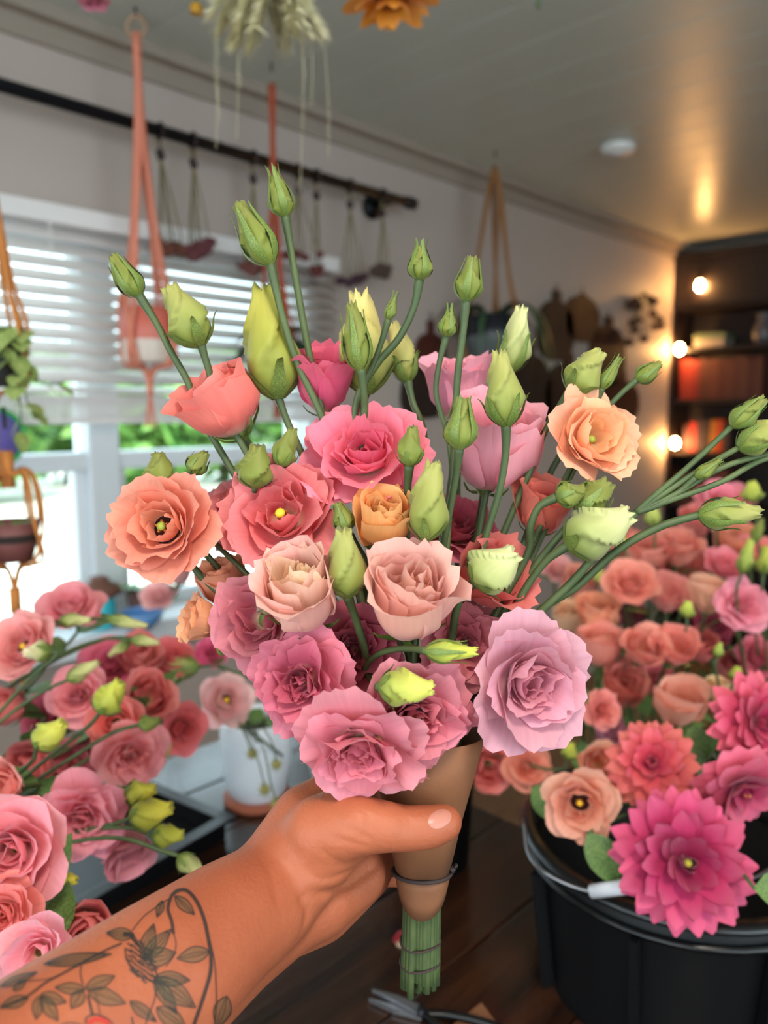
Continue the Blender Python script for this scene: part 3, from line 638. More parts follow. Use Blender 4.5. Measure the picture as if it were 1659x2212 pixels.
def chain(*pts):
    for (x0, y0, d0, r0), (x1, y1, d1, r1) in zip(pts, pts[1:]): roundcone(bm, P(x0, y0, d0), P(x1, y1, d1), r0, r1)
# forearm (two bones give the oval section), wrist
chain((-330, 2640, .25, .044), (60, 2330, .30, .038), (350, 2110, .345, .034), (480, 2005, .375, .0305), (580, 1935, .402, .0275))
chain((-330, 2660, .29, .044), (90, 2360, .335, .037), (380, 2125, .375, .032), (500, 2030, .40, .0285), (600, 1965, .42, .026))
# back of hand, thenar, heel of the hand
chain((575, 1930, .405, .027), (660, 1850, .412, .025), (735, 1785, .41, .0205))
chain((600, 1900, .41, .0255), (665, 1775, .43, .021), (720, 1725, .44, .0165))
chain((590, 1960, .418, .026), (680, 1930, .432, .0245), (770, 1890, .448, .0175))
chain((600, 1985, .425, .022), (690, 1955, .445, .021), (790, 1885, .468, .016))
chain((620, 1905, .44, .024), (720, 1800, .468, .018), (760, 1760, .482, .014))
# thumb
chain((690, 1800, .405, .0195), (770, 1782, .398, .0155), (830, 1785, .398, .0130), (880, 1790, .400, .0116), (930, 1786, .402, .0112), (960, 1777, .404, .0098))
# fingers going behind the wrap
for (y0, y1, r_) in ((1720, 1735, .0098), (1775, 1790, .0100), (1830, 1840, .0096), (1880, 1888, .0084)):
    chain((735, y0, .474, r_*1.12), (800, y0+4, .494, r_*1.05), (880, y1, .5005, r_), (915, y1+3, .4995, r_*.92), (932, y1+4, .497, r_*.82))
chain((760, 1862, .462, .0135), (815, 1855, .470, .011), (842, 1862, .480, .0095))
me = bpy.data.meshes.new('person'); bm.to_mesh(me); bm.free()
tmp = bpy.data.objects.new('tmp', me); COL.objects.link(tmp)
md = tmp.modifiers.new('r', 'REMESH'); md.mode = 'VOXEL'; md.voxel_size = .0016; md.use_smooth_shade = True
md = tmp.modifiers.new('s', 'SMOOTH'); md.factor = .6; md.iterations = 22
dg = bpy.context.evaluated_depsgraph_get(); me2 = bpy.data.meshes.new_from_object(tmp.evaluated_get(dg)); bpy.data.objects.remove(tmp)
me2.name = 'person'; me2.materials.clear(); me2.materials.append(M_skin); me2.polygons.foreach_set('use_smooth', [True]*len(me2.polygons))
person = bpy.data.objects.new('person', me2); COL.objects.link(person)
tag(person, 'tattooed bare forearm and hand gripping the wrapped bouquet, thumb across the front', 'person')
BV0 = BVHTree.FromPolygons([v.co for v in me2.vertices], [p.vertices[:] for p in me2.polygons])
def crease(pts, deep, wide):
    L = []
    for x, y, _ in spline([Vector((a, b, 0)) for a, b in pts], 10):
        h = BV0.ray_cast(EYE, ray(x, y).normalized())
        if h[0] is not None: L.append((h[0], h[1]))
    lo = Vector((min(p.x for p, _ in L), min(p.y for p, _ in L), min(p.z for p, _ in L)))-Vector((.012,)*3); hi = Vector((max(p.x for p, _ in L), max(p.y for p, _ in L), max(p.z for p, _ in L)))+Vector((.012,)*3)
    for v in me2.vertices:
        c = v.co
        if lo.x < c.x < hi.x and lo.y < c.y < hi.y and lo.z < c.z < hi.z:
            d, n_ = min(((p-c).length, i) for i, (p, _) in enumerate(L)); f = math.exp(-(d/wide)**2)*min(1, 4*min(n_+1, len(L)-n_)/len(L))
            if f > .02: v.co = c-L[n_][1]*deep*f
for pts, deep, wide in (([(716, 1776), (757, 1793), (787, 1807), (811, 1822)], .0009, .002), ([(709, 1807), (757, 1819), (800, 1832)], .0008, .002), ([(689, 1830), (716, 1854), (748, 1870)], .0006, .002),
        ([(649, 1871), (689, 1898), (736, 1891), (790, 1862)], .0008, .0024), ([(655, 1925), (703, 1932), (748, 1915), (800, 1880), (835, 1850)], .0024, .0032), ([(642, 1932), (662, 1960), (659, 2006)], .0012, .003),
        ([(884, 1766), (887, 1784), (885, 1806)], .0006, .0016), ([(868, 1768), (872, 1786), (868, 1810)], .0005, .0016), ([(790, 1752), (798, 1780), (792, 1808)], .0005, .002), ([(560, 1840), (590, 1900), (600, 1960)], .0007, .003)): crease(pts, deep, wide)
BV = BVHTree.FromPolygons([v.co for v in me2.vertices], [p.vertices[:] for p in me2.polygons])
def onskin(px, py, lift=.0003):
    r = ray(px, py).normalized(); h = BV.ray_cast(EYE, r)
    return (h[0]+h[1]*lift) if h[0] is not None else None
# thumb nail: patch laid on the thumb tip
b = MB(); N = 8; ok = True; idx = {}
for i in range(N+1):
    for j in range(N+1):
        u, v = -1+2*i/N, -1+2*j/N
        uu = u*math.sqrt(1-v*v/2); vv = v*math.sqrt(1-u*u/2)
        x, y = 950+uu*25-vv*3, 1769+vv*21+uu*(-3)
        q = onskin(x, y, .0005*(1-.8*max(abs(u), abs(v))**4))
        if q is None: q = onskin(930, 1775)
        idx[i, j] = len(b.v); b.v.append(q)
for i in range(N):
    for j in range(N): b.f.append((idx[i, j], idx[i+1, j], idx[i+1, j+1], idx[i, j+1]))
o = mk('thumb_nail', b.v, b.f, mat('nail', C(182, 118, 102), .35, spec=.4), person); tag(o, 'pale pink thumb nail')

# tattoo: inked lines laid on the skin
def q6(x, y): return (x*.33755, 1650+y*.33755)
ink = MB(); fill = MB(); red = MB()
def skinline(pts, wd, B=ink, taper=False, conv=True, n=7):
    pp = [Vector((*(q6(*p) if conv else p), 0)) for p in pts]; sp = spline(pp, n); m_ = len(sp); prev = None
    for i, p in enumerate(sp):
        t = (sp[min(i+1, m_-1)]-sp[max(i-1, 0)]); t = t.normalized() if t.length > 0 else Vector((1, 0, 0)); nn = Vector((-t.y, t.x, 0)); w_ = wd*(1-.7*abs(2*i/(m_-1)-1)**2 if taper else 1)/2
        a, c = onskin(p.x+nn.x*w_, p.y+nn.y*w_, .0003), onskin(p.x-nn.x*w_, p.y-nn.y*w_, .0003)
        if a is None or c is None: prev = None; continue
        k = len(B.v); B.v += [a, c]
        if prev is not None: B.f.append((prev, prev+1, k+1, k))
        prev = k
def leaf6(a, c, wd, veins=1, fillit=True, lw=2.6):
    a, c = Vector((*q6(*a), 0)), Vector((*q6(*c), 0)); A = c-a; L = A.length; A.normalize(); nn = Vector((-A.y, A.x, 0)); wd *= .33755; K = 12
    up = []; dn = []
    for i in range(K+1):
        s = i/K; h = wd*math.sin(math.pi*s**.85)*.5; up.append(a+A*L*s+nn*h); dn.append(a+A*L*s-nn*h)
    skinline([tuple(p[:2]) for p in up], lw, conv=False, n=3); skinline([tuple(p[:2]) for p in dn], lw, conv=False, n=3)
    for v in range(veins):
        o_ = (v-(veins-1)/2)*.22; skinline([tuple((a+A*L*s+nn*wd*o_*math.sin(math.pi*s))[:2]) for s in (.05, .35, .65, .92)], 1.5, conv=False, n=4)
    if fillit:
        rows = []
        for i in range(K+1):
            row = []
            for j in range(5):
                p = up[i].lerp(dn[i], j/4); q = onskin(p.x, p.y, .0002); row.append(q)
            rows.append(row)
        for i in range(K):
            for j in range(4):
                q = [rows[i][j], rows[i][j+1], rows[i+1][j+1], rows[i+1][j]]
                if all(x is not None for x in q): k = len(fill.v); fill.v += q; fill.f.append((k, k+1, k+2, k+3))
skinline([(1095, 850), (1135, 815), (1190, 812), (1250, 870), (1300, 980), (1330, 1110), (1348, 1230), (1345, 1330), (1310, 1460), (1270, 1580), (1230, 1690)], 8)
skinline([(1340, 1130), (1370, 1260), (1380, 1400), (1382, 1530), (1370, 1690)], 2.6)
skinline([(1095, 850), (1075, 930), (1098, 1010), (1110, 1090)], 7); skinline([(1078, 870), (1000, 920), (920, 980), (845, 1070)], 2.6)
skinline([(1110, 1080), (1125, 1150), (1110, 1230), (1060, 1300)], 2.4)
skinline([(0, 1570), (90, 1535), (190, 1480), (290, 1405), (400, 1345), (500, 1290), (600, 1235), (700, 1185), (780, 1150)], 4.6)
skinline([(120, 1392), (220, 1390), (330, 1375), (430, 1330), (540, 1275)], 2.4)
skinline([(520, 1290), (515, 1350), (530, 1420)], 3.2); skinline([(560, 1480), (580, 1560), (590, 1610)], 6); skinline([(610, 1480), (630, 1560), (640, 1600)], 2.4)
skinline([(1000, 1440), (985, 1520), (950, 1600), (925, 1690)], 3)
leaf6((1340, 1200), (1130, 1248), 100, 2); leaf6((1120, 850), (1245, 968), 70, 2); leaf6((1450, 1485), (1385, 1690), 110, 2)
leaf6((280, 1285), (715, 1220), 75, 4); leaf6((0, 1430), (240, 1335), 55, 2); leaf6((85, 1455), (170, 1385), 45, 1)
leaf6((545, 1445), (350, 1435), 75); leaf6((545, 1440), (735, 1360), 85); leaf6((560, 1455), (805, 1535), 105); leaf6((530, 1450), (455, 1570), 85); 
leaf6((260, 1480), (425, 1530), 80); leaf6((262, 1490), (372, 1650), 85); leaf6((250, 1490), (230, 1640), 70); leaf6((180, 1500), (0, 1560), 75, 2)
leaf6((830, 1520), (1000, 1650), 75, 2); leaf6((1000, 1560), (1190, 1690), 110, 2); leaf6((860, 1100), (680, 1085), 80, 3); leaf6((1040, 880), (1005, 985), 45, 2)
for tp, wd in (((985, 1025), 95), ((1095, 1060), 95), ((1125, 1210), 120), ((1215, 1385), 95), ((1250, 1560), 135), ((1130, 1600), 90)): leaf6((915, 1260) if tp[1] < 1300 else (985, 1370), tp, wd, 3)
for k in range(46):          # seed head: short cross-hatched strokes
    a = k*2.4; q = math.sqrt(k/46); x, y = 905+120*q*math.cos(a)*.75+60*q*math.sin(a)*.6, 1270+135*q*math.sin(a)
    skinline([(x-16, y-14), (x, y), (x+16, y+12)], 4.2, n=2)
skinline([(800, 1180), (810, 1250), (850, 1320), (920, 1370), (1000, 1400)], 4); skinline([(830, 1110), (900, 1180), (980, 1290), (1010, 1370)], 4); skinline([(790, 1090), (840, 1100), (880, 1160)], 9)
skinline([(545, 1665), (555, 1625), (610, 1605), (670, 1625), (720, 1665)], 4); skinline([(560, 1668), (600, 1640), (650, 1640), (700, 1668)], 12, red)
skinline([(385, 1672), (440, 1660), (500, 1668), (560, 1690)], 3); skinline([(840, 1620), (848, 1665), (845, 1690)], 4)
def inkmat(name, col, mixf):
    m = mat(name, col, .55); t, bb = nodes(m); tr = t.nodes.new('ShaderNodeBsdfTransparent'); ms = t.nodes.new('ShaderNodeMixShader'); n = t.nodes.new('ShaderNodeTexNoise'); n.inputs['Scale'].default_value = 350
    mr = t.nodes.new('ShaderNodeMapRange'); mr.inputs[3].default_value = mixf-.2; mr.inputs[4].default_value = mixf+.2; t.links.new(n.outputs[0], mr.inputs[0]); t.links.new(mr.outputs[0], ms.inputs[0])
    t.links.new(tr.outputs[0], ms.inputs[1]); t.links.new(bb.outputs[0], ms.inputs[2]); t.links.new(ms.outputs[0], t.nodes['Material Output'].inputs[0]); return m
for B, nm, m, lb in ((fill, 'tattoo_shading', inkmat('ink_green', C(92, 98, 70), .36), 'grey-green shading in the tattooed leaves'), (ink, 'tattoo', inkmat('ink_black', C(48, 44, 42), .78), 'black botanical line tattoo of coneflower, leaves and vine'), (red, 'tattoo_berry', inkmat('ink_red', C(200, 50, 40), .7), 'red tattooed berry')):
    o = mk(nm, B.v, B.f, m, person); tag(o, lb)

# ------------------------------------------------------------------ leaves, cords, pots
M_leaf = mat('leaf_green', C(74, 104, 52), .45, var=C(112, 140, 74), scale=25, spec=.4)
M_leafd = mat('leaf_dark', C(38, 66, 42), .4, var=C(62, 92, 56), scale=18)
M_ivy = mat('ivy_leaf', C(96, 130, 60), .45, var=C(190, 196, 120), scale=14)
M_terra = mat('terracotta', C(170, 92, 66), .8, var=C(150, 80, 58), scale=14)
M_soil = mat('potting_soil', C(40, 30, 26), .95, bump=.6, bscale=200)
M_black = mat('black_plastic', C(7, 7, 9), .5, bump=.05, spec=.25)
M_blackg = mat('black_gloss_plastic', C(9, 10, 13), .28)
def leaf_mesh(name, m, wd=.32, bend=.35, n=7, tipp=1.0):
    V = []; F = []
    for i in range(n+1):
        s = i/n; w_ = wd*math.sin(math.pi*min(1, s**.75*.97+.03))**tipp
        for j in (-1, 0, 1): V.append((s*math.cos(bend*s), j*w_, -bend*s*s*.6+(.12*w_ if j else 0)))
    for i in range(n):
        for j in range(2): F.append((i*3+j, i*3+j+1, i*3+j+4, i*3+j+3))
    me = bpy.data.meshes.new(name); me.from_pydata(V, [], F); me.polygons.foreach_set('use_smooth', [True]*len(F)); me.materials.append(m); return me
LEAF, LEAFD, STRAP, IVY = leaf_mesh('leaf', M_leaf, .26), leaf_mesh('leaf', M_leafd, .3, .5), leaf_mesh('leaf', M_leafd, .06, 1.6, 10), leaf_mesh('leaf', M_ivy, .45, .3)
def put(root, me, pos, dirv, size, name='leaf', roll=0):
    """a child mesh at world POS, its x axis along DIRV"""
    X = Vector(dirv).normalized(); Z = Vector((0, 0, 1)); Z = (Z-X*Z.dot(X)); Z = Z.normalized() if Z.length > 1e-3 else X.orthogonal().normalized(); Y = Z.cross(X)
    M4 = Matrix.Translation(pos) @ Matrix(((X.x, Y.x, Z.x), (X.y, Y.y, Z.y), (X.z, Y.z, Z.z))).to_4x4() @ Matrix.Rotation(roll, 4, 'X') @ Matrix.Scale(size, 4)
    o = bpy.data.objects.new(name, me); COL.objects.link(o); o.parent = root; o.matrix_local = root.matrix_world.inverted() @ M4; return o

# ---- bookcase
M_case = mat('dark_walnut', C(24, 14, 10), .5, var=C(38, 22, 16), scale=5, stretch=(8, 8, 1))
BX0, BX1 = 4.62, 4.915
byl = hx(1446, 700, BX0).y; byr = .55
zs_ = [hx(1560, q, BX0).z for q in (548, 655, 748, 862, 978, 1095)]
ztopc = hx(1446, 566, BX0).z
bc = thing('bookcase', 'tall dark wood bookcase in the corner with glowing bulbs', 'bookcase', (BX1, byl, 0))
def bcb(nm, lo, hi, bev=.004): b = W(); b.box(lo, hi, bev); return b.build(nm, M_case, bc)
bcb('side', (BX0, byl-.035, 0), (BX1, byl, ztopc)); bcb('side', (BX0, byr, 0), (BX1, byr+.035, ztopc))
bcb('top', (BX0-.02, byr-.02, ztopc), (BX1, byl+.02, ztopc+.035)); bcb('back_panel', (BX1-.012, byr+.035, 0), (BX1, byl-.035, ztopc), 0)
bcb('header', (BX0-.005, byr+.035, zs_[1]), (BX0+.02, byl-.035, ztopc))
for z in zs_[1:]+[.72, .40, .08]: bcb('shelf', (BX0+.005, byr+.035, z-.022), (BX1-.012, byl-.035, z))
def book(lab, y, z, h, th, dep, col, lean=0):
    t = thing('book', lab, 'book', (BX0+.05, y, z+.0008), Matrix.Rotation(lean, 3, 'X'), 'books on the bookcase shelves')
    m = mat('book_cover', C(*col), .6)
    MB().box((0, -th, 0), (dep, -th+.002, h)).box((0, -.002, 0), (dep, 0, h)).box((0, -th+.002, 0), (.003, -.002, h)).build('cover', m, t)
    MB().box((.003, -th+.002, .003), (dep-.004, -.002, h-.004)).build('page_block', M_pages, t)
M_pages = mat('pages', C(214, 200, 170), .9)
ords = ['first', 'second', 'third', 'fourth', 'fifth', 'sixth', 'seventh', 'eighth', 'ninth', 'tenth', 'eleventh', 'twelfth']
y = byl-.06; r2 = random.Random(3)
cols = [(150, 44, 30), (160, 52, 34), (140, 40, 30), (96, 44, 30), (92, 48, 34), (104, 52, 36), (90, 42, 30), (98, 50, 34), (88, 46, 34), (100, 56, 40), (84, 40, 30), (94, 50, 36)]
for k, c in enumerate(cols):
    th = .036+r2.uniform(-.004, .006); hgt = (zs_[2]-zs_[3])*.80+r2.uniform(-.012, .006)
    book(f'{"red" if k < 3 else "brown"} bound book, {ords[k]} from the bookcase side in the full row below the middle bulb', y, zs_[3], hgt, th, .2, c); y -= th+.002
y = byl-.10
for k, (c, nm) in enumerate((((70, 30, 34), 'maroon'), ((168, 40, 36), 'red'), ((60, 40, 50), 'plum'), ((50, 36, 34), 'black'), ((176, 110, 30), 'ochre'), ((190, 70, 30), 'orange'), ((54, 40, 40), 'charcoal'))):
    th = .03+r2.uniform(-.006, .01); book(f'{nm} book standing on the shelf level with the lowest bulb', y, zs_[4], .16+r2.uniform(0, .035), th, .18, c); y -= th+.006
y = byl-.06
for k in range(8):
    th = .034+r2.uniform(-.005, .008); book(f'dim brown book, {ords[k]} from the bookcase side on the lowest shelf in view', y, zs_[5], .19+r2.uniform(-.02, .02), th, .19, (70+k*3, 42, 34)); y -= th+.003
q = hx(1530, 735, BX0+.04)
t = thing('storage_box', 'pale box with a green lid on the upper shelf', 'box', (BX0+.05, q.y, zs_[2]+.0008))
MB().box((0, -.09, 0), (.16, .09, .05), .004).build('body', mat('card_box', C(150, 140, 128), .7), t); MB().box((-.004, -.094, .05), (.164, .094, .085), .004).build('lid', mat('green_lid', C(96, 112, 84), .6), t)
q = hx(1640, 735, BX0+.04)
t = thing('glass_vase', 'dim grey glass vase on the upper shelf at the picture edge', 'vase', (BX0+.1, q.y, zs_[2]+.0008))
MB().lathe([(.035, 0), (.055, .03), (.06, .08), (.035, .13), (.03, .15), (.042, .17)], 24).build('body', mat('grey_glass', C(96, 92, 96), .2), t, True)
MB().lathe([(.042, .168), (.047, .172), (.042, .177), (.036, .173), (.042, .168)], 24, cap=False).build('rim', mat('grey_glass_rim', C(120, 116, 120), .2), t, True)
# bulbs: a light string hooked down the bookcase edge
M_bulb = mat('glowing_bulb', C(255, 200, 120), .4, emit=(1, .50, .16, 1), estr=230)
M_sock = mat('bulb_socket', C(40, 26, 18), .4, .5)
bs = thing('string_light', 'string of three warm glowing globe bulbs down the bookcase edge', 'string light', (BX0-.02, byl, ztopc))
bpts = [hx(1512, 618, BX0-.03), hx(1468, 755, BX0-.03), hx(1458, 958, BX0-.03)]
cpts = [Vector((BX0-.02, byl-.1, ztopc+.03)), Vector((BX0-.035, bpts[0].y, ztopc-.005))]
for p in bpts:
    b = W(); b.lathe([(.004, .034), (.013, .03), (.019, .018), (.0235, 0), (.019, -.018), (.009, -.026), (.001, -.028)], 16, Matrix.Translation(p), cap=False); bb = b.build('bulb', M_bulb, bs, True)
    b = W(); b.lathe([(.012, .03), (.015, .034), (.015, .06), (.008, .066)], 12, Matrix.Translation(p)); b.build('socket', M_sock, bs, True)
for a, b_ in zip(bpts, bpts[1:]): cpts += [a+Vector((0, 0, .066)), a.lerp(b_, .5)+Vector((-.015, .02, 0))]
cpts.append(bpts[2]+Vector((0, 0, .066)))
W().tube(spline(cpts, 6), .003, 6).build('cord', M_sock, bs, True)

# ---- wooden boards and dried bunch on the window wall near the corner
def board(lab, px, py, wpx, hpx, col, hpy=None):
    c = hy(px, py, YW-.012); e = hy(px+wpx/2, py, YW-.012); f = hy(px, py-hpx/2, YW-.012); a = abs(e.x-c.x); h = abs(f.z-c.z)
    t = thing('wooden_board', lab, 'serving board', (c.x, YW-.002, c.z), None, 'boards hung on the wall by the corner'); m = mat('board_wood', C(*[int(v*.75) for v in col]), .55, var=C(*[int(v*.55) for v in col]), scale=7, stretch=(6, 6, 1))
    N = 28; V = []; 
    for yy in (-.002, -.020):
        for k in range(N):
            q = 2*math.pi*k/N; s, c_ = math.sin(q), math.cos(q); V.append((a*math.copysign(abs(c_)**.75, c_)*(1-.08*s), yy, h*math.copysign(abs(s)**.8, s)))
    F = [tuple(range(N)), tuple(range(N, 2*N))[::-1]]+[(k, N+k, N+(k+1) % N, (k+1) % N) for k in range(N)]
    mk('blade', V, F, m, t, False)
    hl = (abs(hy(px, hpy, YW-.012).z-f.z) if hpy else .05)
    MB().box((-a*.22, -.018, h*.94), (a*.22, -.004, h+hl), .004).build('handle', m, t)
    MB().tube([(0, -.011, h+hl-.005), (.008, -.011, h+hl+.02), (0, -.004, h+hl+.035), (-.008, -.011, h+hl+.02), (0, -.011, h+hl-.005)], .0018, 5).build('hanging_loop', M_twine, t)
board('mid-brown paddle board with a long handle, highest on the wall', 1257, 690, 72, 100, (128, 80, 48), 634)
board('dark round-ended board left of the paddle board', 1200, 715, 74, 130, (82, 58, 46))
board('dark reddish board right of the paddle board', 1312, 770, 74, 130, (78, 36, 28))
board('large dark brown board below the paddle board', 1225, 850, 92, 130, (66, 44, 34))
board('reddish brown board low beside the bookcase', 1340, 868, 76, 90, (92, 40, 28))
board('dark board behind the cream-green bud', 1140, 860, 96, 190, (58, 42, 36))
board('rust red board left of the hanging planter', 930, 765, 62, 90, (112, 48, 36))
board('brown board behind the light pink upright bloom', 915, 850, 90, 110, (62, 42, 34))
HEAD = None
def head_mesh():
    bm_ = bmesh.new(); bmesh.ops.create_icosphere(bm_, subdivisions=3, radius=1)
    for v in bm_.verts:
        n_ = noise.noise(v.co*3.1)+.6*noise.noise(v.co*7); v.co *= .82+.42*n_
    me = bpy.data.meshes.new('flower_head'); bm_.to_mesh(me); bm_.free(); me.materials.append(M_dryh); return me
HEAD = head_mesh()
def headobj(root, pos, rad, col, sq=.75):
    o = bpy.data.objects.new('flower_head', HEAD); COL.objects.link(o); o.parent = root
    o.matrix_local = root.matrix_world.inverted() @ Matrix.Translation(pos) @ Matrix.Rotation(rnd.uniform(0, 6), 4, 'Z') @ Matrix.Diagonal((rad, rad, rad*sq, 1)); o.color = C(*col); return o
M_dstem = mat('dried_stem', C(128, 112, 66), .8, var=C(90, 84, 50), scale=30)
c = hy(1390, 690, YW-.05); t = thing('dried_bunch', 'dark dried flower bunch hung flat on the wall beside the bookcase', 'dried flowers', (c.x, YW, c.z+.15))
for k in range(16):
    p = hy(1390+rnd.uniform(-38, 38), 690+rnd.uniform(-45, 60), YW-.05); headobj(t, p, .028, (96, 66, 48)); W().tube([p, c+Vector((0, 0, .15))], .002, 5).build('stem', M_dstem, t, True)
W().tube([c+Vector((-.015, 0, .13)), c+Vector((.015, .02, .13))], .012, 8).build('tie', M_twine, t, True)

# ---- dried bunches on the rod
def rod_bunch(lab, px, heads, col, n=6):
    p0 = hy(px, 300, YR); p0.z = zr0
    t = thing('dried_bunch', lab, 'dried flowers', p0, None, 'dried flower bunches hung upside down from the rod')
    b = W(); b.tube([p0+Vector((0, .0205*math.cos(a), .0205*math.sin(a))) for a in [k*math.pi/8 for k in range(16)]], .0035, 6, True).tube([p0+Vector((0, 0, -.02)), p0+Vector((0, 0, -.06))], .002, 5); b.build('hanging_cord', M_twine, t, True)
    k0 = p0+Vector((0, 0, -.06)); W().tube([k0+Vector((-.004, 0, .012)), k0+Vector((.004, 0, -.012))], .011, 8).build('tie', M_twine, t, True)
    for i, (hx_, hy_, rp) in enumerate(heads):
        e = hy(hx_, hy_, YR+rnd.uniform(-.03, .04)); W().tube(spline([k0+Vector((rnd.uniform(-.008, .008), 0, .04)), k0, k0.lerp(e, .6)+Vector((rnd.uniform(-.008, .008), 0, 0)), e], 4), .0022, 5).build('stem', M_dstem, t, True)
        headobj(t, e, rp*3.0/FPX, col)
rod_bunch('first dried bunch right of the coral macrame, rust heads over the blind top', 345, [(345, 528, 13), (362, 540, 15), (378, 535, 14), (395, 540, 12), (352, 545, 10)], (120, 70, 56))
rod_bunch('second dried bunch from the left, wine-red heads over the blind', 416, [(418, 548, 17), (438, 540, 16), (452, 524, 13), (430, 530, 12), (410, 538, 11)], (112, 58, 62))
rod_bunch('dried bunch just left of the rust macrame', 545, [(528, 578, 12), (545, 586, 13), (560, 580, 12), (538, 570, 10)], (124, 70, 62))
rod_bunch('dried bunch just right of the rust macrame', 642, [(620, 552, 11), (640, 548, 11), (658, 556, 10), (690, 550, 9)], (122, 72, 66))
rod_bunch('small dried bunch above the blind\'s right corner', 682, [(685, 588, 13), (676, 580, 9), (692, 578, 8)], (120, 60, 56))
rod_bunch('plum dried bunch left of the rod flange', 755, [(735, 606, 12), (755, 610, 13), (772, 604, 14), (785, 598, 11)], (76, 48, 60))
rod_bunch('round dried bunch under the rod flange', 826, [(812, 588, 15), (830, 592, 16), (822, 578, 13), (838, 580, 11)], (90, 70, 58))

# ---- macrame hangers with pots
def hanger(lab, top, pot_c, pr, ph, col, tail, ring=True, gather=.38, ncord=4, rad=.005):
    """TOP at the ceiling, POT_C centre of the pot's base"""
    t = thing('macrame_hanger', lab, 'plant hanger', top, None, 'macrame plant hangers'); m = mat('macrame_cord', C(*col), .9, bump=.6, bscale=300)
    if ring: W().tube([top+Vector((.022*math.cos(a)*RGT.x, .022*math.cos(a)*RGT.y, -.026+.026*math.sin(a))) for a in [k*math.pi/10 for k in range(20)]], .0045, 8, True).build('ring', mat('wood_ring', C(176, 140, 110), .6), t, True)
    W().tube([top+Vector((0, 0, .03)), top+Vector((0, 0, -.004))], .003, 6).build('hook', M_iron, t)
    s0 = top+Vector((0, 0, -.05)); H = (s0.z-pot_c.z)
    for k in range(ncord):
        a = k*2*math.pi/ncord+.5; d_ = Vector((math.cos(a), math.sin(a), 0))
        for e in (-1, 1):
            o_ = d_.cross(Vector((0, 0, 1)))*.005*e
            pts = [s0+d_*.003+o_, s0+d_*.010-o_+Vector((0, 0, -H*gather)), Vector((pot_c.x, pot_c.y, pot_c.z+ph+.08))+d_*pr*.8+o_, Vector((pot_c.x, pot_c.y, pot_c.z+ph))+d_*(pr+.008)+o_*2, Vector((pot_c.x, pot_c.y, pot_c.z))+d_*(pr*.86+.008)-o_*2, Vector((pot_c.x, pot_c.y, pot_c.z-.012))+d_*pr*.3, Vector((pot_c.x, pot_c.y, pot_c.z-.05))]
            W().tube(spline(pts, 6), rad*.62, 6).build('cord', m, t, True)
    W().tube([s0+Vector((0, 0, .012)), s0+Vector((0, 0, -.045))], .011, 8).build('wrapped_knot', m, t, True)
    base = Vector((pot_c.x, pot_c.y, pot_c.z-.045)); W().tube([base, base+Vector((0, 0, -.04))], .009, 8).build('lower_knot', m, t, True)
    for k in range(7):
        a = k*.9; W().tube(spline([base+Vector((0, 0, -.03)), base+Vector((.006*math.cos(a), .006*math.sin(a), -tail*.5)), base+Vector((.014*math.cos(a), .014*math.sin(a), -tail))], 3), .0022, 5).build('tassel_strand', m, t, True)
    return t
def pot(name, lab, c, prof, m, soil=True, m2=None, band=None, n=32):
    t = thing(name, lab, 'plant pot', c); b = MB(); b.lathe(prof, n, cap=False); o = b.build('body', m, t, True)
    if band: MB().lathe(band, n, cap=False).build('glaze_band', m2, t, True)
    if soil:
        zt = max(z for _, z in prof); rt = [r_ for r_, z in prof if z == zt][0]; MB().lathe([(.001, zt-.016), (rt*.9, zt-.016), (rt*.9, zt-.03)], n, cap=False).build('soil', M_soil, t, True)
    return t
# coral hanger over the blind
YH = 1.86
tp = hy(285, 108, YH); tp.z = ZC-.015
pc = hy(322, 785, YH); r_ = (hy(375, 740, YH)-hy(268, 740, YH)).length/2*.93; hh = hy(322, 668, YH).z-pc.z; tp.x = pc.x; 
hanger('coral cotton macrame hanger over the left of the blind', Vector((pc.x, YH, ZC-.02)), pc, r_, hh, (226, 138, 112), .12, True, .30, 4, .010)
prf = [(.001, 0), (r_*.92, 0), (r_*.97, .01), (r_, hh*.5), (r_*1.02, hh), (r_*.95, hh), (r_*.9, hh-.02)]
pot('hanging_pot', 'cream pot with a coral upper half hanging before the blind', pc, prf, mat('cream_glaze', C(222, 204, 190), .35), True, mat('coral_glaze', C(214, 110, 92), .4), [(r_*1.004, hh*.42), (r_*1.012, hh*.55), (r_*1.03, hh+.001), (r_*.95, hh+.001)])
# rust hanger, pot behind the buds
pc = hy(598, 800, YH); r_ = .06
hanger('rust-red macrame hanger behind the tall green buds', Vector((pc.x, YH, ZC-.02)), pc, r_, .1, (168, 78, 52), .1, False, .45, 3, .009)
t = pot('potted_plant', 'dark green leafy plant hanging behind the yellow-green bud', pc, [(.001, 0), (.048, 0), (.06, .1), (.056, .1), (.052, .085)], M_terra)
for k in range(16):
    a = k*2.4; put(t, LEAFD, pc+Vector((.03*math.cos(a), .03*math.sin(a), .09)), (math.cos(a), math.sin(a), .9-.09*k), .10+.004*k)
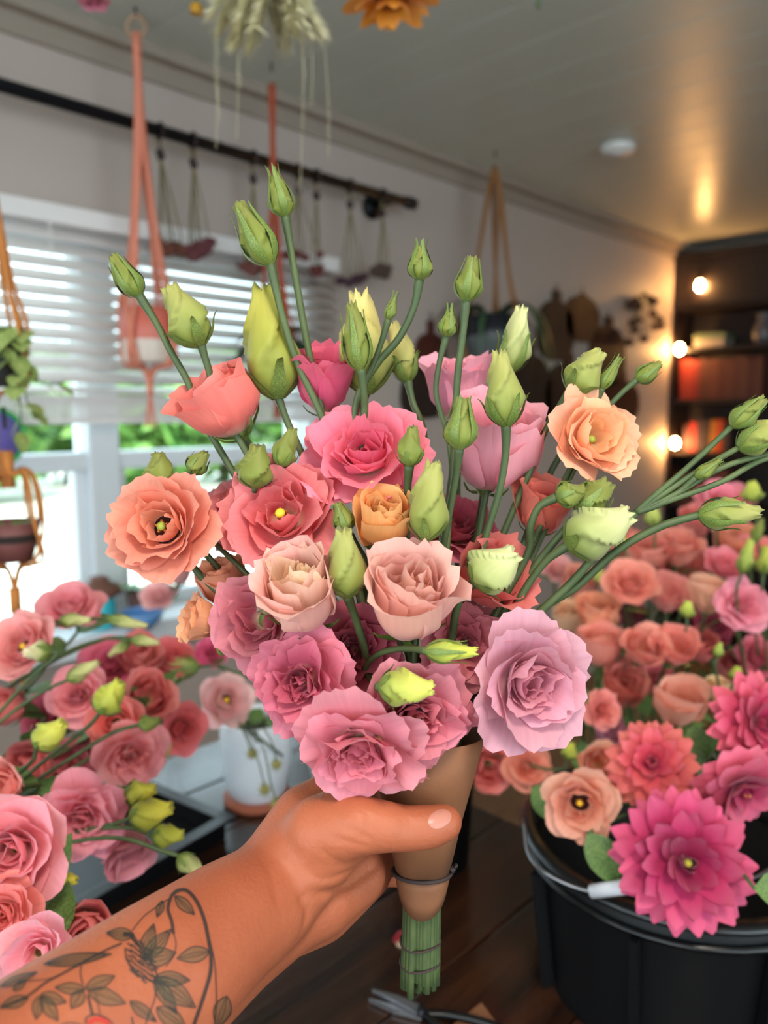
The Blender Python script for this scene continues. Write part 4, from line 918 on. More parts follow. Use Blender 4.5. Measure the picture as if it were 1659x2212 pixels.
# planter by the corner
pc = hy(1062, 775, 1.84); r_ = .115; hh = .16
hanger('tan rope hanger carrying the dark planter near the corner', Vector((pc.x, 1.84, ZC-.02)), pc, r_, hh, (150, 104, 62), .12, False, .02, 3, .012)
t = pot('hanging_planter', 'grey glazed planter with a black rim and trailing strap leaves', pc, [(.001, 0), (r_*.8, 0), (r_, hh*.55), (r_, hh), (r_*.93, hh), (r_*.9, hh-.02)], mat('grey_glaze', C(96, 104, 104), .22), True, mat('black_glaze', C(30, 34, 42), .25), [(r_*1.004, hh*.52), (r_*1.008, hh+.001), (r_*.94, hh+.001)])
for k in range(22):
    a = k*2.4; put(t, STRAP, pc+Vector((.03*math.cos(a), .03*math.sin(a), hh-.01)), (math.cos(a)*.9+.35, math.sin(a)*.9-.3, .9+.5*math.sin(k)), .16+.07*(k % 4))
# double hanger at the left edge
YL = 1.25
pa = hy(-22, 835, YL); pb = hy(28, 1210, YL)
hanger('ochre rope hanger at the left picture edge with two pots', Vector((pa.x-.005, YL, ZC-.02)), pa, .058, .08, (196, 124, 62), .10, False, .3)
t = pot('hanging_pot', 'dark pot with trailing ivy at the left edge', pa, [(.001, 0), (.048, 0), (.058, .08), (.053, .08), (.05, .07)], mat('dark_pot', C(52, 50, 54), .5))
top_ = pa+Vector((0, 0, .075)); rv = random.Random(5)
for k, path in enumerate(([(30, 760), (60, 790), (95, 830), (140, 825)], [(30, 760), (50, 820), (60, 870), (75, 905)], [(20, 760), (40, 850), (45, 905), (38, 950)], [(0, 750), (35, 735), (55, 715)], [(0, 750), (-5, 720), (20, 705)])):
    pp = spline([top_]+[hy(x, y_, YL-.06) for x, y_ in path], 5); W().tube(pp, .0012, 5).build('vine', M_stem, t, True)
    for p in pp[3::3]: put(t, IVY, p, (rv.uniform(-1, 1), rv.uniform(-1, .2), -.6), .035)
for k in range(14):
    a = k*2.4; put(t, IVY, top_+Vector((.03*math.cos(a), .03*math.sin(a), .0)), (math.cos(a), math.sin(a), .4), .045)
for e in (-1, 1):
    q0 = pa+Vector((.055*e*RGT.x, .055*e*RGT.y, .02)); q1 = pb+Vector((.03*e*RGT.x, .03*e*RGT.y, .07))
hanger('ochre rope hanger holding the lower pot at the left edge', Vector((pb.x, YL, pa.z-.06)), pb, .045, .062, (196, 124, 62), .16, False, .15)
t = pot('hanging_pot', 'small terracotta pot in the lower loop at the left edge', pb, [(.001, 0), (.03, 0), (.045, .062), (.04, .062), (.038, .05)], mat('plum_terracotta', C(120, 70, 66), .6))
for k in range(10):
    a = k*2.4; put(t, LEAF, pb+Vector((.02*math.cos(a), .02*math.sin(a), .05)), (math.cos(a), math.sin(a), .6), .035)
# purple and green glass ornament in the window's left
c = hy(-8, 945, YW-.12); t = thing('glass_ornament', 'purple glass disc with a green edge hung in the window', 'ornament', c)
r_ = .065; MB().lathe([(.001, -.003), (r_, -.003), (r_, .003), (.001, .003)], 32, Matrix.Rotation(R(90), 4, 'X'), cap=False).build('disc', mat('purple_glass', C(120, 110, 190), .2), t, True)
MB().tube([(r_*math.cos(a), 0, r_*math.sin(a)) for a in [k*math.pi/16 for k in range(32)]], .006, 8, True).build('edge', mat('green_glass', C(20, 170, 60), .25), t, True)
MB().tube([(0, 0, r_), (0, 0, .25)], .0008, 5).build('thread', M_dstem, t)

# ------------------------------------------------------------------ buckets and flowers on the table
def bucket(lab, c, z0, rb, rt, h, ribs=True, water=True):
    t = thing('flower_bucket', lab, 'bucket', (c.x, c.y, z0))
    prof = [(.001, 0), (rb, 0), (rb, .004)]+[(rb+(rt-rb)*s, h*s) for s in (.2, .5, .8, .97)]+[(rt*.985-.002, h*.97), (rb*.96, .02), (.001, .018)]
    MB().lathe(prof, 48, cap=False).build('body', M_black, t, True)
    MB().lathe([(rt*.97, h*.965), (rt+.009, h*.965), (rt+.011, h*.975), (rt+.011, h-.001), (rt+.007, h+.003), (rt*.97, h+.002), (rt*.965, h*.98)], 48, cap=False).build('rim', M_blackg, t, True)
    MB().lathe([(rt*.94, h*.84), (rt+.005, h*.84), (rt+.006, h*.87), (rt*.94, h*.87)], 48, cap=False).build('band', M_blackg, t, True)
    if ribs:
        for k in range(8):
            a = k*math.pi/4+.2; MB().box((-.006, -.004, .01), (.006, .004, h*.84)).build('rib', M_black, t).matrix_local = Matrix.Rotation(a, 4, 'Z') @ Matrix.Translation((rb+(rt-rb)*.4, 0, 0)) @ Matrix.Rotation(math.atan2(rt-rb, h), 4, 'Y')
    return t
cR = EYE+ray(1505, 890)*.78
bk = bucket('large black bucket of dahlias at the lower right', cR, ZT, .135, .155, .168)
def lim(px, py):      # the point on this line of sight that lies just outside the rim, near side
    d = .4
    while (EYE+ray(px, py)*d-Vector((cR.x, cR.y, (EYE+ray(px, py)*d).z))).length > .176 and d < 1: d += .002
    return EYE+ray(px, py)*d
gp0, gp1 = lim(1278, 1926), lim(1440, 1902)
W().tube([gp0, gp0.lerp(gp1, .5)-RGT*0-FWD*.0, gp1], lambda s: .0068 if .02 < s < .98 else .0062, 14).build('handle_grip', mat('white_grip', C(226, 226, 232), .3), bk, True)
tg = Vector((cR.x, cR.y, 0)); lft = tg-RGT*.166; rgt_ = tg+RGT*.166
W().tube(spline([Vector((lft.x, lft.y, ZT+.18)), gp0+Vector((-.045*RGT.x, -.045*RGT.y, .01))-FWD*-.03, gp0, gp1, gp1+RGT*.06-FWD*.004, Vector((rgt_.x, rgt_.y, ZT+.18))], 6), .0017, 6).build('bail_wire', mat('steel_wire', C(150, 150, 155), .3, .9), bk, True)
cM = EYE+ray(935, 890)*1.0
bucket('small black bucket standing behind the bouquet stems', cM, ZT, .055, .063, .185, False)
cF1 = EYE+ray(1370, 890)*1.36; cF2 = EYE+ray(1770, 890)*1.36
bucket('tall black bucket on the floor under the coral blooms', cF1, 0, .13, .165, .62); bucket('tall black bucket on the floor at the right picture edge', cF2, 0, .11, .14, .62)
cL = EYE+ray(-400, 890)*.66
bucket('black bucket just outside the left edge holding the pink blooms', cL, ZT, .10, .12, .22)

def field_flower(lab, px, py, dpx, d, ax, kind, col, var, tgt, group, centre=None, leaves=2, lo=True, incol=None, sq=1.0, srad=.0022):
    A = cv(*ax); rad = dpx*d/FPX/2*1.18; st, mx, zm = bloom_set(kind, var, lo); base = P(px, py, d)-A*(zm*rad/mx*sq)
    root = thing('lisianthus', lab, 'flower', base, frame(A, rnd.uniform(0, 6.28)), group)
    fit_bloom(root, kind, var, rad, tuple(v**.77 for v in pale(C(*col))[:3]), lo, centre, C(*incol) if incol else None, rnd, sq=sq)
    b0 = base-A*rad*.14; T_ = tgt+Vector((rnd.uniform(-.05, .05), rnd.uniform(-.05, .05), 0))
    pts = spline([b0, b0-A*.03, b0.lerp(T_, .45)-A*.01, T_], 6)
    W().tube(pts, srad, 6).build('stem', M_stem, root, True)
    for k in range(leaves):
        p = pts[5+4*k] if 5+4*k < len(pts) else pts[-2]; put(root, LEAF, p, (rnd.uniform(-1, 1), rnd.uniform(-1, 1), .5), .045+rnd.uniform(0, .02), roll=rnd.uniform(-.6, .6))
    return root
def field_bud(lab, bp, tp, wpx, d, col, tgt, group, reach=.5, seed=0, path=()):
    base, tip = P(*bp, d), P(*tp, d); root = thing('lisianthus_bud', lab, 'flower bud', base, None, group)
    bud_at(root, base, tip, wpx, d, d, C(*col), reach, .3, seed)
    stem_to(root, [base]+[P(x, y, d) for x, y in path]+[base-(tip-base)*.6 if not path else P(*path[-1], d).lerp(tgt, .3), tgt], .0018, 5)

# left bunch, leaning out of its bucket towards the right
tL = Vector((cL.x, cL.y, ZT+.2)); GL = 'lisianthus blooms in the bunch on the left'
CO, PK, HP, RD, PP, MV = (236, 116, 112), (238, 130, 142), (228, 88, 124), (222, 84, 88), (246, 178, 180), (200, 104, 118)
LB = [
 ('pink round bloom nearest the window, top of the left bunch', 152, 1308, 132, .92, (.1, .7, .6), 'double', PK, 1),
 ('coral-pink bloom with open throat at the left edge, level with the window sill', 48, 1395, 150, .78, (-.1, .55, .8), 'open', (240, 138, 138), 2),
 ('hot pink bloom under the pale slanting bud, left bunch', 236, 1432, 120, .88, (.2, .6, .7), 'double', HP, 3),
 ('coral bloom in the top row of the left bunch, middle', 300, 1425, 100, .90, (.3, .6, .6), 'tight', CO, 1),
 ('coral red bloom behind the pale bud, right end of the left bunch', 372, 1418, 96, .95, (.3, .6, .6), 'double', RD, 2),
 ('small magenta bloom with dark centre beside the mauve bouquet bloom', 455, 1408, 68, 1.0, (.2, .5, .8), 'frilly', (214, 60, 110), 3),
 ('pink bloom in the middle of the left bunch', 168, 1500, 124, .80, (.1, .4, .9), 'double', PK, 2),
 ('coral bloom right of the yellow-green bud, left bunch', 322, 1505, 110, .85, (.4, .4, .8), 'goblet', CO, 3),
 ('coral red drooping bloom at the right end of the left bunch', 396, 1575, 110, .88, (.6, .0, .7), 'double', RD, 1),
 ('bright coral bloom low behind the long stems', 250, 1560, 124, .78, (.2, .2, .9), 'open', (240, 116, 108), 3),
 ('frilled coral-pink bloom hanging above the tray', 285, 1632, 146, .76, (.4, -.1, .9), 'frilly', (240, 132, 136), 1),
 ('coral bloom at the left edge beside the dark leaves', 16, 1530, 84, .80, (-.4, .4, .8), 'tight', CO, 2),
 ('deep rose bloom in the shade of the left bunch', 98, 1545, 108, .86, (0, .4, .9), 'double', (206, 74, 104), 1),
 ('big pink ruffled bloom hanging over the black tray', 175, 1772, 190, .66, (.3, -.1, .9), 'frilly', (240, 128, 148), 2),
 ('wilted mauve-pink bloom drooping into the black tray', 272, 1832, 120, .70, (.5, -.5, .6), 'goblet', MV, 3),
 ('largest pink bloom cut by the left edge above the arm', 20, 1842, 240, .54, (.1, .2, .95), 'double', (244, 140, 156), 3),
 ('coral bloom at the left edge just above the forearm', 5, 1975, 150, .52, (.1, .4, .9), 'double', CO, 2),
 ('small coral bloom resting by the forearm', 185, 2008, 112, .56, (.3, .3, .9), 'tight', (240, 122, 120), 3),
 ('pale pink bloom partly behind the forearm, lower left', 78, 2062, 160, .50, (.1, .3, .9), 'open', (246, 160, 178), 1),
 ('coral bloom at the left edge beneath the bud stems', 5, 1700, 110, .64, (-.2, .3, .9), 'goblet', (240, 140, 130), 1),
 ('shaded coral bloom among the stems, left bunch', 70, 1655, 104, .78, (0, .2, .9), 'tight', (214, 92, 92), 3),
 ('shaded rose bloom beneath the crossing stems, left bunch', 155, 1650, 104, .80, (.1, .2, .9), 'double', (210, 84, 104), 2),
 ('pale pink bloom in a small vase left of the bouquet, dark heart', 490, 1512, 118, 1.0, (.5, .35, .7), 'open', (246, 186, 184), 1),
 ('pale pink bloom on the sill behind the peach bud', 340, 1285, 72, 1.6, (0, .6, .7), 'double', PP, 2),
 ('pale pink bloom on the sill just under the peach-pink bloom', 385, 1235, 64, 1.6, (.2, .7, .6), 'tight', PP, 3),
 ('deep coral bloom tucked behind the hot pink one, left bunch', 215, 1480, 100, .95, (0, .5, .8), 'tight', (220, 90, 96), 1),
 ('coral bloom between the hot pink and the drooping red one', 345, 1455, 84, .97, (.1, .5, .8), 'goblet', (228, 104, 110), 2),
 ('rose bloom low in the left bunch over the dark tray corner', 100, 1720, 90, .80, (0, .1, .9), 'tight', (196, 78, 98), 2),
]
pot_c = EYE+ray(537, 890)*1.15
for i, (lab, px, py, dp, d, ax, kind, col, var) in enumerate(LB):
    if 'small vase' in lab: tg_ = EYE+ray(545, 890)*1.14; tg_.z = ZT+.09
    elif 'sill' in lab and 'level' not in lab: tg_ = Vector((hy(330, 1330, YW-.12).x, YW-.10, WZ0+.06))
    elif 'magenta' in lab: tg_ = Vector((cM.x, cM.y, ZT+.18))
    else: tg_ = tL
    field_flower(lab, px, py, dp, d, ax, kind, col, var % 2, tg_, GL, 'dy' if 'throat' in lab or 'dark heart' in lab else None, 2 if i % 2 else 1)
YG, PG = (226, 208, 70), (214, 208, 140)
for i, (lab, bp, tp, w_, d, col, path) in enumerate((
 ('pale bud lying across the pink round bloom', (128, 1342), (196, 1338), 30, .80, PG, [(90, 1350), (40, 1400)]),
 ('pale long bud pointing right below the window, upper', (232, 1336), (318, 1352), 26, .82, PG, [(190, 1338), (100, 1360), (20, 1430)]),
 ('pale long bud pointing right below the window, lower', (282, 1382), (344, 1388), 24, .82, PG, [(230, 1380), (140, 1410), (0, 1500)]),
 ('pale bud angled down beside the lower long bud', (280, 1385), (236, 1416), 24, .83, PG, [(290, 1382), (230, 1380), (0, 1500)]),
 ('pale bud near the left bunch centre, slanting', (145, 1470), (212, 1430), 34, .76, PG, [(100, 1490), (0, 1560)]),
 ('fat yellow-green bud standing in the left bunch', (215, 1540), (262, 1472), 66, .68, (214, 212, 80), [(195, 1565), (100, 1640), (0, 1720)]),
 ('lumpy yellow bud low in the left bunch', (78, 1612), (138, 1560), 66, .66, (222, 218, 90), [(72, 1640), (30, 1680), (-40, 1740)]),
 ('little green bud at the end of a long stem', (300, 1566), (346, 1556), 34, .70, G1, [(250, 1580), (150, 1640), (20, 1720)]),
 ('large cream bud pointing left beside the mauve bloom', (430, 1440), (345, 1442), 44, .95, PG, [(470, 1438), (500, 1450)]),
 ('pale bud under the large cream one', (340, 1480), (380, 1462), 30, .92, PG, [(300, 1500), (200, 1600)]),
 ('tan withered bud near the white pot', (322, 1656), (368, 1604), 40, .80, (206, 170, 106), [(300, 1680), (200, 1720)]),
 ('yellow bud uppermost of the three over the tray', (270, 1722), (336, 1704), 54, .68, YG, [(240, 1740), (150, 1790)]),
 ('yellow bud in the middle of the three over the tray', (280, 1768), (372, 1744), 64, .66, YG, [(250, 1778), (150, 1800)]),
 ('yellow bud lowest of the three over the tray', (328, 1806), (396, 1802), 50, .66, (206, 200, 70), [(290, 1790), (200, 1790)]),
 ('pale bud nearest the forearm, pointing down right', (385, 1848), (440, 1892), 40, .62, PG, [(350, 1838), (260, 1810)]),
 ('small yellow bud beside the big left-edge bloom', (108, 1904), (166, 1900), 42, .60, YG, [(90, 1908), (20, 1915)]),
 ('tiny yellow bud by the forearm at the left', (45, 1978), (74, 2000), 32, .56, YG, [(20, 1960), (-30, 1940)]),
 ('cream bud against the coral-pink bloom at the left edge', (110, 1408), (52, 1408), 46, .72, (244, 224, 176), [(125, 1410), (60, 1470), (-20, 1560)]),
)):
    field_bud(lab, bp, tp, w_, d, col, tL if 'mauve bloom' not in lab else Vector((cM.x, cM.y, ZT+.18)), 'lisianthus buds in the bunch on the left', .4, i, path)

# right mass
tR1, tR2 = Vector((cF1.x, cF1.y, .62)), Vector((cF2.x, cF2.y, .62)); tD = Vector((cR.x, cR.y, ZT+.19)); tM = Vector((cM.x, cM.y, ZT+.18)); GR = 'coral lisianthus crowd on the right'
SC_, SO, SP = (240, 132, 112), (242, 138, 100), (246, 176, 140)
RB = [
 ('pink bloom highest on the right, under the branched spray', 1568, 1080, 118, 1.12, (0, .7, .6), 'double', (236, 116, 138), 0),
 ('coral bloom below the long pale green bud', 1468, 1190, 100, 1.15, (0, .8, .5), 'goblet', SC_, 1),
 ('orange-coral bloom right of the long pale bud tip', 1582, 1172, 100, 1.18, (.1, .8, .5), 'goblet', SO, 0),
 ('coral bloom just right of the large cream bud', 1392, 1196, 96, 1.15, (0, .8, .5), 'cup', SC_, 1),
 ('small coral bloom touching the large cream bud', 1342, 1172, 70, 1.2, (0, .8, .5), 'tight', SC_, 0),
 ('wide coral bloom under the bud stems, right', 1364, 1256, 112, 1.05, (-.1, .6, .7), 'double', SC_, 1),
 ('pinkish coral bloom in the middle of the right crowd', 1441, 1286, 98, 1.08, (0, .6, .7), 'goblet', (242, 140, 128), 0),
 ('pale peach cup-shaped bloom, upper right crowd', 1528, 1288, 92, 1.06, (0, .9, .3), 'cup', SP, 1),
 ('full pink bloom near the right edge', 1606, 1306, 116, 1.0, (-.1, .3, .9), 'frilly', (240, 124, 150), 0),
 ('bright pink bloom above the full pink one', 1568, 1218, 88, 1.12, (.1, .6, .7), 'open', (240, 118, 134), 1),
 ('hot pink small bloom behind the wide coral one', 1430, 1240, 66, 1.22, (0, .7, .6), 'tight', (232, 88, 116), 0),
 ('peach-orange bloom beside the lilac bloom, upper', 1294, 1328, 94, 1.08, (-.1, .8, .4), 'cup', (246, 150, 108), 1),
 ('coral bloom beside the lilac bloom, middle', 1298, 1398, 92, 1.04, (0, .85, .3), 'cup', SC_, 0),
 ('coral bloom, left of the twin pair across the right crowd', 1389, 1402, 98, 1.0, (0, .6, .7), 'goblet', SC_, 1),
 ('coral bloom, right of the twin pair across the right crowd', 1458, 1402, 98, 1.0, (0, .6, .7), 'goblet', (240, 124, 108), 0),
 ('dark wine-red bloom behind the coral ones', 1360, 1330, 64, 1.2, (0, .6, .7), 'tight', (130, 24, 48), 1),
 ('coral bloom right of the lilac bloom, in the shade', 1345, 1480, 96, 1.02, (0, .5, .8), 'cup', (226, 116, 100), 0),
 ('large peach-coral cup bloom above the dahlia', 1464, 1522, 118, .95, (0, .75, .5), 'cup', (244, 156, 128), 1),
 ('ruffled coral bloom touching the lilac bloom\'s right side', 1304, 1532, 88, .95, (.3, .3, .9), 'frilly', (240, 124, 116), 0),
 ('dusky mauve bloom below the ruffled coral one', 1312, 1574, 66, 1.0, (.3, .2, .9), 'tight', (176, 92, 116), 1),
 ('dark crimson bloom behind the full pink one', 1538, 1346, 92, 1.15, (0, .5, .8), 'double', (150, 26, 56), 0),
 ('coral red bloom between the twin pair and the crimson one', 1512, 1398, 74, 1.08, (0, .6, .7), 'tight', (228, 96, 90), 1),
 ('buttery peach bud-like bloom left of the right-hand dahlia', 1554, 1494, 60, 1.0, (0, .9, .3), 'tight', (244, 196, 134), 0),
 ('coral bloom showing right beside the kraft cone', 1058, 1655, 96, .98, (0, .1, .9), 'goblet', (238, 112, 104), 1),
 ('round coral rose-like bloom under the lilac bloom', 1140, 1655, 98, .95, (0, .4, .9), 'double', (240, 134, 108), 0),
 ('peach bloom behind the front dahlias, left', 1292, 1650, 88, .92, (0, .5, .8), 'goblet', (244, 158, 124), 1),
 ('peach bloom with wide open yellow heart at the bucket rim', 1252, 1735, 150, .74, (-.25, .1, .95), 'open', (246, 162, 132), 0),
 ('coral bloom at the far right edge, upper crowd', 1640, 1190, 96, 1.15, (0, .7, .6), 'double', (240, 120, 118), 1),
 ('coral bloom beneath the bright pink one', 1500, 1238, 84, 1.2, (0, .7, .6), 'tight', (240, 122, 108), 0),
 ('peach and green bloom by the bud stems, left of the crowd', 1232, 1338, 76, 1.15, (0, .8, .5), 'tight', (246, 190, 140), 1),
 ('coral bloom peeking between lilac bloom and cream bud stems', 1250, 1262, 74, 1.22, (0, .7, .6), 'cup', (240, 150, 128), 0),
 ('deep coral bloom at the right edge behind the dahlia', 1640, 1420, 96, 1.1, (0, .5, .8), 'double', (206, 72, 96), 1),
 ('rose bloom behind the large peach-coral cup', 1420, 1460, 84, 1.12, (0, .6, .7), 'double', (214, 90, 100), 0),
 ('coral bloom behind the right edge dahlia stem', 1590, 1450, 80, 1.15, (0, .6, .7), 'tight', (224, 100, 100), 1),
 ('faint pink bloom beyond the long stems, right of the cream buds', 1205, 1225, 70, 1.3, (0, .7, .6), 'double', (246, 170, 170), 0),
 ('coral bloom farthest back under the spray', 1500, 1130, 72, 1.3, (0, .7, .6), 'tight', (238, 120, 110), 1),
]
for i, (lab, px, py, dp, d, ax, kind, col, var) in enumerate(RB):
    tg_ = tM if px < 1200 else tD if 'bucket rim' in lab else tR2 if px > 1520 else tR1
    field_flower(lab, px, py, dp, d, ax, kind, col, var, tg_, GR, 'dy' if 'yellow heart' in lab else None, 2)
for i, (lab, bp, tp, w_, d, col) in enumerate((
 ('round yellow-green bud highest at the right edge', (1628, 1085), (1622, 1040), 44, 1.05, (208, 212, 90)), ('yellow-green bud beside the large cream bud', (1412, 1138), (1408, 1088), 34, 1.12, (206, 212, 110)),
 ('slim green bud by the right edge, upper', (1630, 1170), (1646, 1120), 24, 1.0, G1), ('green bud left of the full pink bloom', (1602, 1238), (1622, 1165), 32, .98, (190, 200, 90)),
 ('small yellow-green bud between pale peach and coral blooms', (1484, 1335), (1486, 1298), 32, 1.0, (206, 212, 90)), ('small green bud above the right-hand dahlia', (1548, 1420), (1556, 1388), 22, .95, (190, 200, 90)),
 ('yellow-green bud under the bud stems', (1350, 1190), (1330, 1150), 30, 1.1, (206, 212, 110)), ('yellow bud at the right edge beside the pink bloom', (1650, 1240), (1656, 1180), 40, 1.0, (196, 196, 80)),
 ('green bud poking out beside the dahlia stalks', (1585, 1470), (1594, 1440), 30, .95, (196, 206, 80)), ('yellow bud below the lilac bloom', (1225, 1640), (1236, 1604), 34, .92, (212, 210, 80)),
 ('yellow-green bud left of the wide coral bloom', (1302, 1262), (1290, 1225), 30, 1.12, (206, 206, 100)), ('round green bud among the dahlias', (1398, 1742), (1400, 1716), 34, .76, (120, 140, 40)))):
    field_bud(lab, bp, tp, w_, d, col, tD if d < .8 else tM if bp[0] < 1260 and bp[1] > 1500 else tR2 if bp[0] > 1540 else tR1, 'lisianthus buds in the crowd on the right', .4, i)

# dahlias
DP = [petal('petal', L, w_, t0, t1, .8, fl_, .015, .03, 0, 0, 11+i, 6, 7, 0, tip=2.0, m=M_dahl, cup=.40) for i, (L, w_, t0, t1, fl_) in enumerate(((.32, .10, 5, -32, 0), (.46, .13, 30, -12, 4), (.62, .16, 52, 20, 6), (.80, .19, 70, 44, 10), (.95, .21, 86, 70, 10), (1.0, .21, 102, 98, 8)))]
def dahlia(lab, px, py, dpx, d, ax, col, incol, n=96, lay=(6, 14, 22, 40, 66, 96), wide=1.0, centre=None):
    A = cv(*ax); rad = dpx*d/FPX/2*1.02; c = P(px, py, d)-A*rad*.22
    root = thing('dahlia', lab, 'flower', c, frame(A, rnd.uniform(0, 6)), 'dahlias at the lower right')
    for k in range(n):
        li = next(i for i, q in enumerate(lay) if k < q); o = bpy.data.objects.new('petal', DP[li]); COL.objects.link(o); o.parent = root
        f = k/n; s = rad*(1+rnd.uniform(-.05, .05)); o.rotation_euler = (rnd.uniform(-.12, .12), rnd.uniform(-.12, .12), k*2.39996); o.scale = (s, s*wide, s)
        o.color = jitter(tuple(C(*incol)[i]*(1-f)+C(*col)[i]*f for i in range(3)), rnd, .1)
    MB().lathe([(rad*.16, -.06*rad), (rad*.2, -.02*rad), (rad*.1, .02*rad), (.001, .03*rad)], 12).build('receptacle', M_sepal, root, True)
    if centre: MB().lathe([(rad*.02, .2*rad), (rad*.07, .3*rad), (rad*.05, .36*rad), (.001, .37*rad)], 10).build('disc_florets', mat('disc_floret', C(*centre), .7), root, True)
    b0 = c-A*rad*.05; stem_to(root, [b0, b0-A*.04, b0.lerp(tD, .6)-Vector((0, 0, .0)), tD+Vector((rnd.uniform(-.04, .04), rnd.uniform(-.04, .04), -.03))], .0032, 5)
dahlia('biggest magenta dahlia leaning over the bucket rim', 1482, 1862, 300, .66, (-.12, .30, .92), (234, 76, 128), (150, 8, 70), 66, (5, 11, 20, 34, 50, 66), centre=(170, 160, 50))
dahlia('coral and pink dahlia above the biggest one', 1408, 1648, 196, .74, (-.3, .5, .8), (246, 128, 108), (214, 50, 96), 66, (5, 11, 20, 34, 50, 66))
dahlia('pink dahlia cut by the right edge, upper', 1650, 1562, 215, .72, (.1, .2, .95), (240, 98, 124), (186, 24, 84), 66, (5, 11, 20, 34, 50, 66))
dahlia('open dahlia with few broad petals at the right edge', 1610, 1712, 190, .70, (.15, -.35, .85), (244, 112, 136), (160, 20, 80), 34, (2, 4, 8, 14, 22, 34), 1.7, (220, 150, 50))
# leaves among the dahlias
for lab, px, py, d, dr, sz in (('broad green leaf between the two upper dahlias', 1490, 1570, .80, (.35, -.75, .3), .075), ('dark leaf at the bucket rim under the peach bloom', 1270, 1800, .72, (.4, -.6, .3), .06), ('green leaf at the right edge below the dahlias', 1630, 1920, .62, (.6, .1, .3), .06), ('dark leaf at the left of the bucket rim', 1150, 1700, .80, (.4, -.3, .5), .06)):
    p = P(px, py, d); t = thing('dahlia_leaf', lab, 'leaf', p, None, 'leaves in the dahlia bucket'); put(t, LEAF, p, cv(*dr), sz, 'blade', .8); stem_to(t, [p, p.lerp(tD, .5)+Vector((0, 0, .01)), tD-Vector((0, 0, .02))], .0016, 4, 'petiole')

# ---- tray, pots and small things on the table
Rr, Ff = hz(488, 1812, ZT), hz(232, 1968, ZT); E = (Ff-Rr); E.z = 0; E.normalize(); Nn = Vector((-E.y, E.x, 0)); 
if Nn.dot(FWD) < 0: Nn = -Nn
t = thing('plastic_tray', 'black plastic tray under the drooping pink blooms', 'tray', Rr, Matrix(((E.x, Nn.x, 0), (E.y, Nn.y, 0), (0, 0, 1))))
LT, DT, HT = .40, .20, .028
MB().box((0, 0, .001), (LT, DT, .005)).build('floor_plate', M_blackg, t)
for lo, hi in (((0, 0, .005), (LT, .006, HT)), ((0, DT-.006, .005), (LT, DT, HT)), ((0, .006, .005), (.006, DT-.006, HT)), ((LT-.006, .006, .005), (LT, DT-.006, HT))): MB().box(lo, hi, .001).build('side', M_blackg, t)
for lo, hi in (((-.012, -.012, HT), (LT+.012, .010, HT+.006)), ((-.012, DT-.010, HT), (LT+.012, DT+.012, HT+.006)), ((-.012, .010, HT), (.010, DT-.010, HT+.006)), ((LT-.010, .010, HT), (LT+.012, DT-.010, HT+.006))): MB().box(lo, hi, .002).build('rim', M_blackg, t)
M_white = mat('white_ceramic', C(222, 226, 232), .35)
def white_pot(lab, c, s):
    t = thing('ceramic_pot', lab, 'plant pot', (c.x, c.y, ZT))
    MB().lathe([(.001, .012), (.040*s, .012), (.046*s, .02), (.054*s, .06*s), (.0575*s, .10*s), (.0565*s, .135*s), (.054*s, .142*s), (.050*s, .139*s), (.050*s, .12*s), (.046*s, .06*s), (.001, .03)], 40, cap=False).build('body', M_white, t, True)
    MB().lathe([(.001, .118*s), (.0495*s, .118*s), (.0495*s, .112*s)], 24, cap=False).build('soil', M_soil, t, True)
    MB().lathe([(.001, 0), (.05*s, 0), (.054*s, .004), (.054*s, .011), (.001, .012)], 32, cap=False).build('saucer', M_terra, t, True)
    return t
wp = white_pot('white ceramic pot on a terracotta saucer, left of the hand', EYE+ray(538, 890)*1.16, 1.0)
for k in range(7):
    a = k*2.4; put(wp, LEAF, wp.matrix_world.translation+Vector((.02*math.cos(a), .02*math.sin(a), .115)), (math.cos(a), math.sin(a), .9), .05)
white_pot('white pot mostly hidden behind the wrist', EYE+ray(735, 890)*1.18, 1.05)
# scabiosa seed heads in front of the white pot
M_seed = mat('seed_head', C(176, 166, 90), .8, var=C(130, 120, 60), scale=90)
for i, (lab, hp, d, rp, path) in enumerate((('spiky green seed head before the white pot, middle', (572, 1706), .95, 14, [(560, 1650), (540, 1600), (520, 1560)]), ('mustard button seed head above the spiky one', (597, 1652), .95, 13, [(590, 1610), (560, 1560)]), ('yellow-green seed head nearest the wrist', (598, 1738), .92, 15, [(585, 1690), (570, 1620), (540, 1560)]), ('brown seed head at the pot rim', (545, 1628), .98, 13, [(530, 1590), (515, 1560)]))):
    p = P(*hp, d); t = thing('seed_head', lab, 'seed head', p, None, 'drooping seed heads by the white pot'); r_ = rp*d/FPX
    bmh = bmesh.new(); bmesh.ops.create_icosphere(bmh, subdivisions=2, radius=r_*.7); MB().add_bm(bmh).build('head', M_seed, t, True)
    sp_ = MB()
    for k in range(26):
        zf = 1-2*(k+.5)/26; a = k*2.4; v = Vector((math.sqrt(1-zf*zf)*math.cos(a), math.sqrt(1-zf*zf)*math.sin(a), zf)); sp_.tube([v*r_*.6, v*r_*1.35], lambda s: r_*.10*(1-.8*s), 4)
    sp_.build('bristle', M_seed, t)['kind'] = 'stuff'
    stem_to(t, [p]+[P(x, y, d+.02*k) for k, (x, y) in enumerate(path)]+[EYE+ray(545, 890)*1.14+Vector((0, 0, ZT+.10-EYE.z))], .0009, 4)
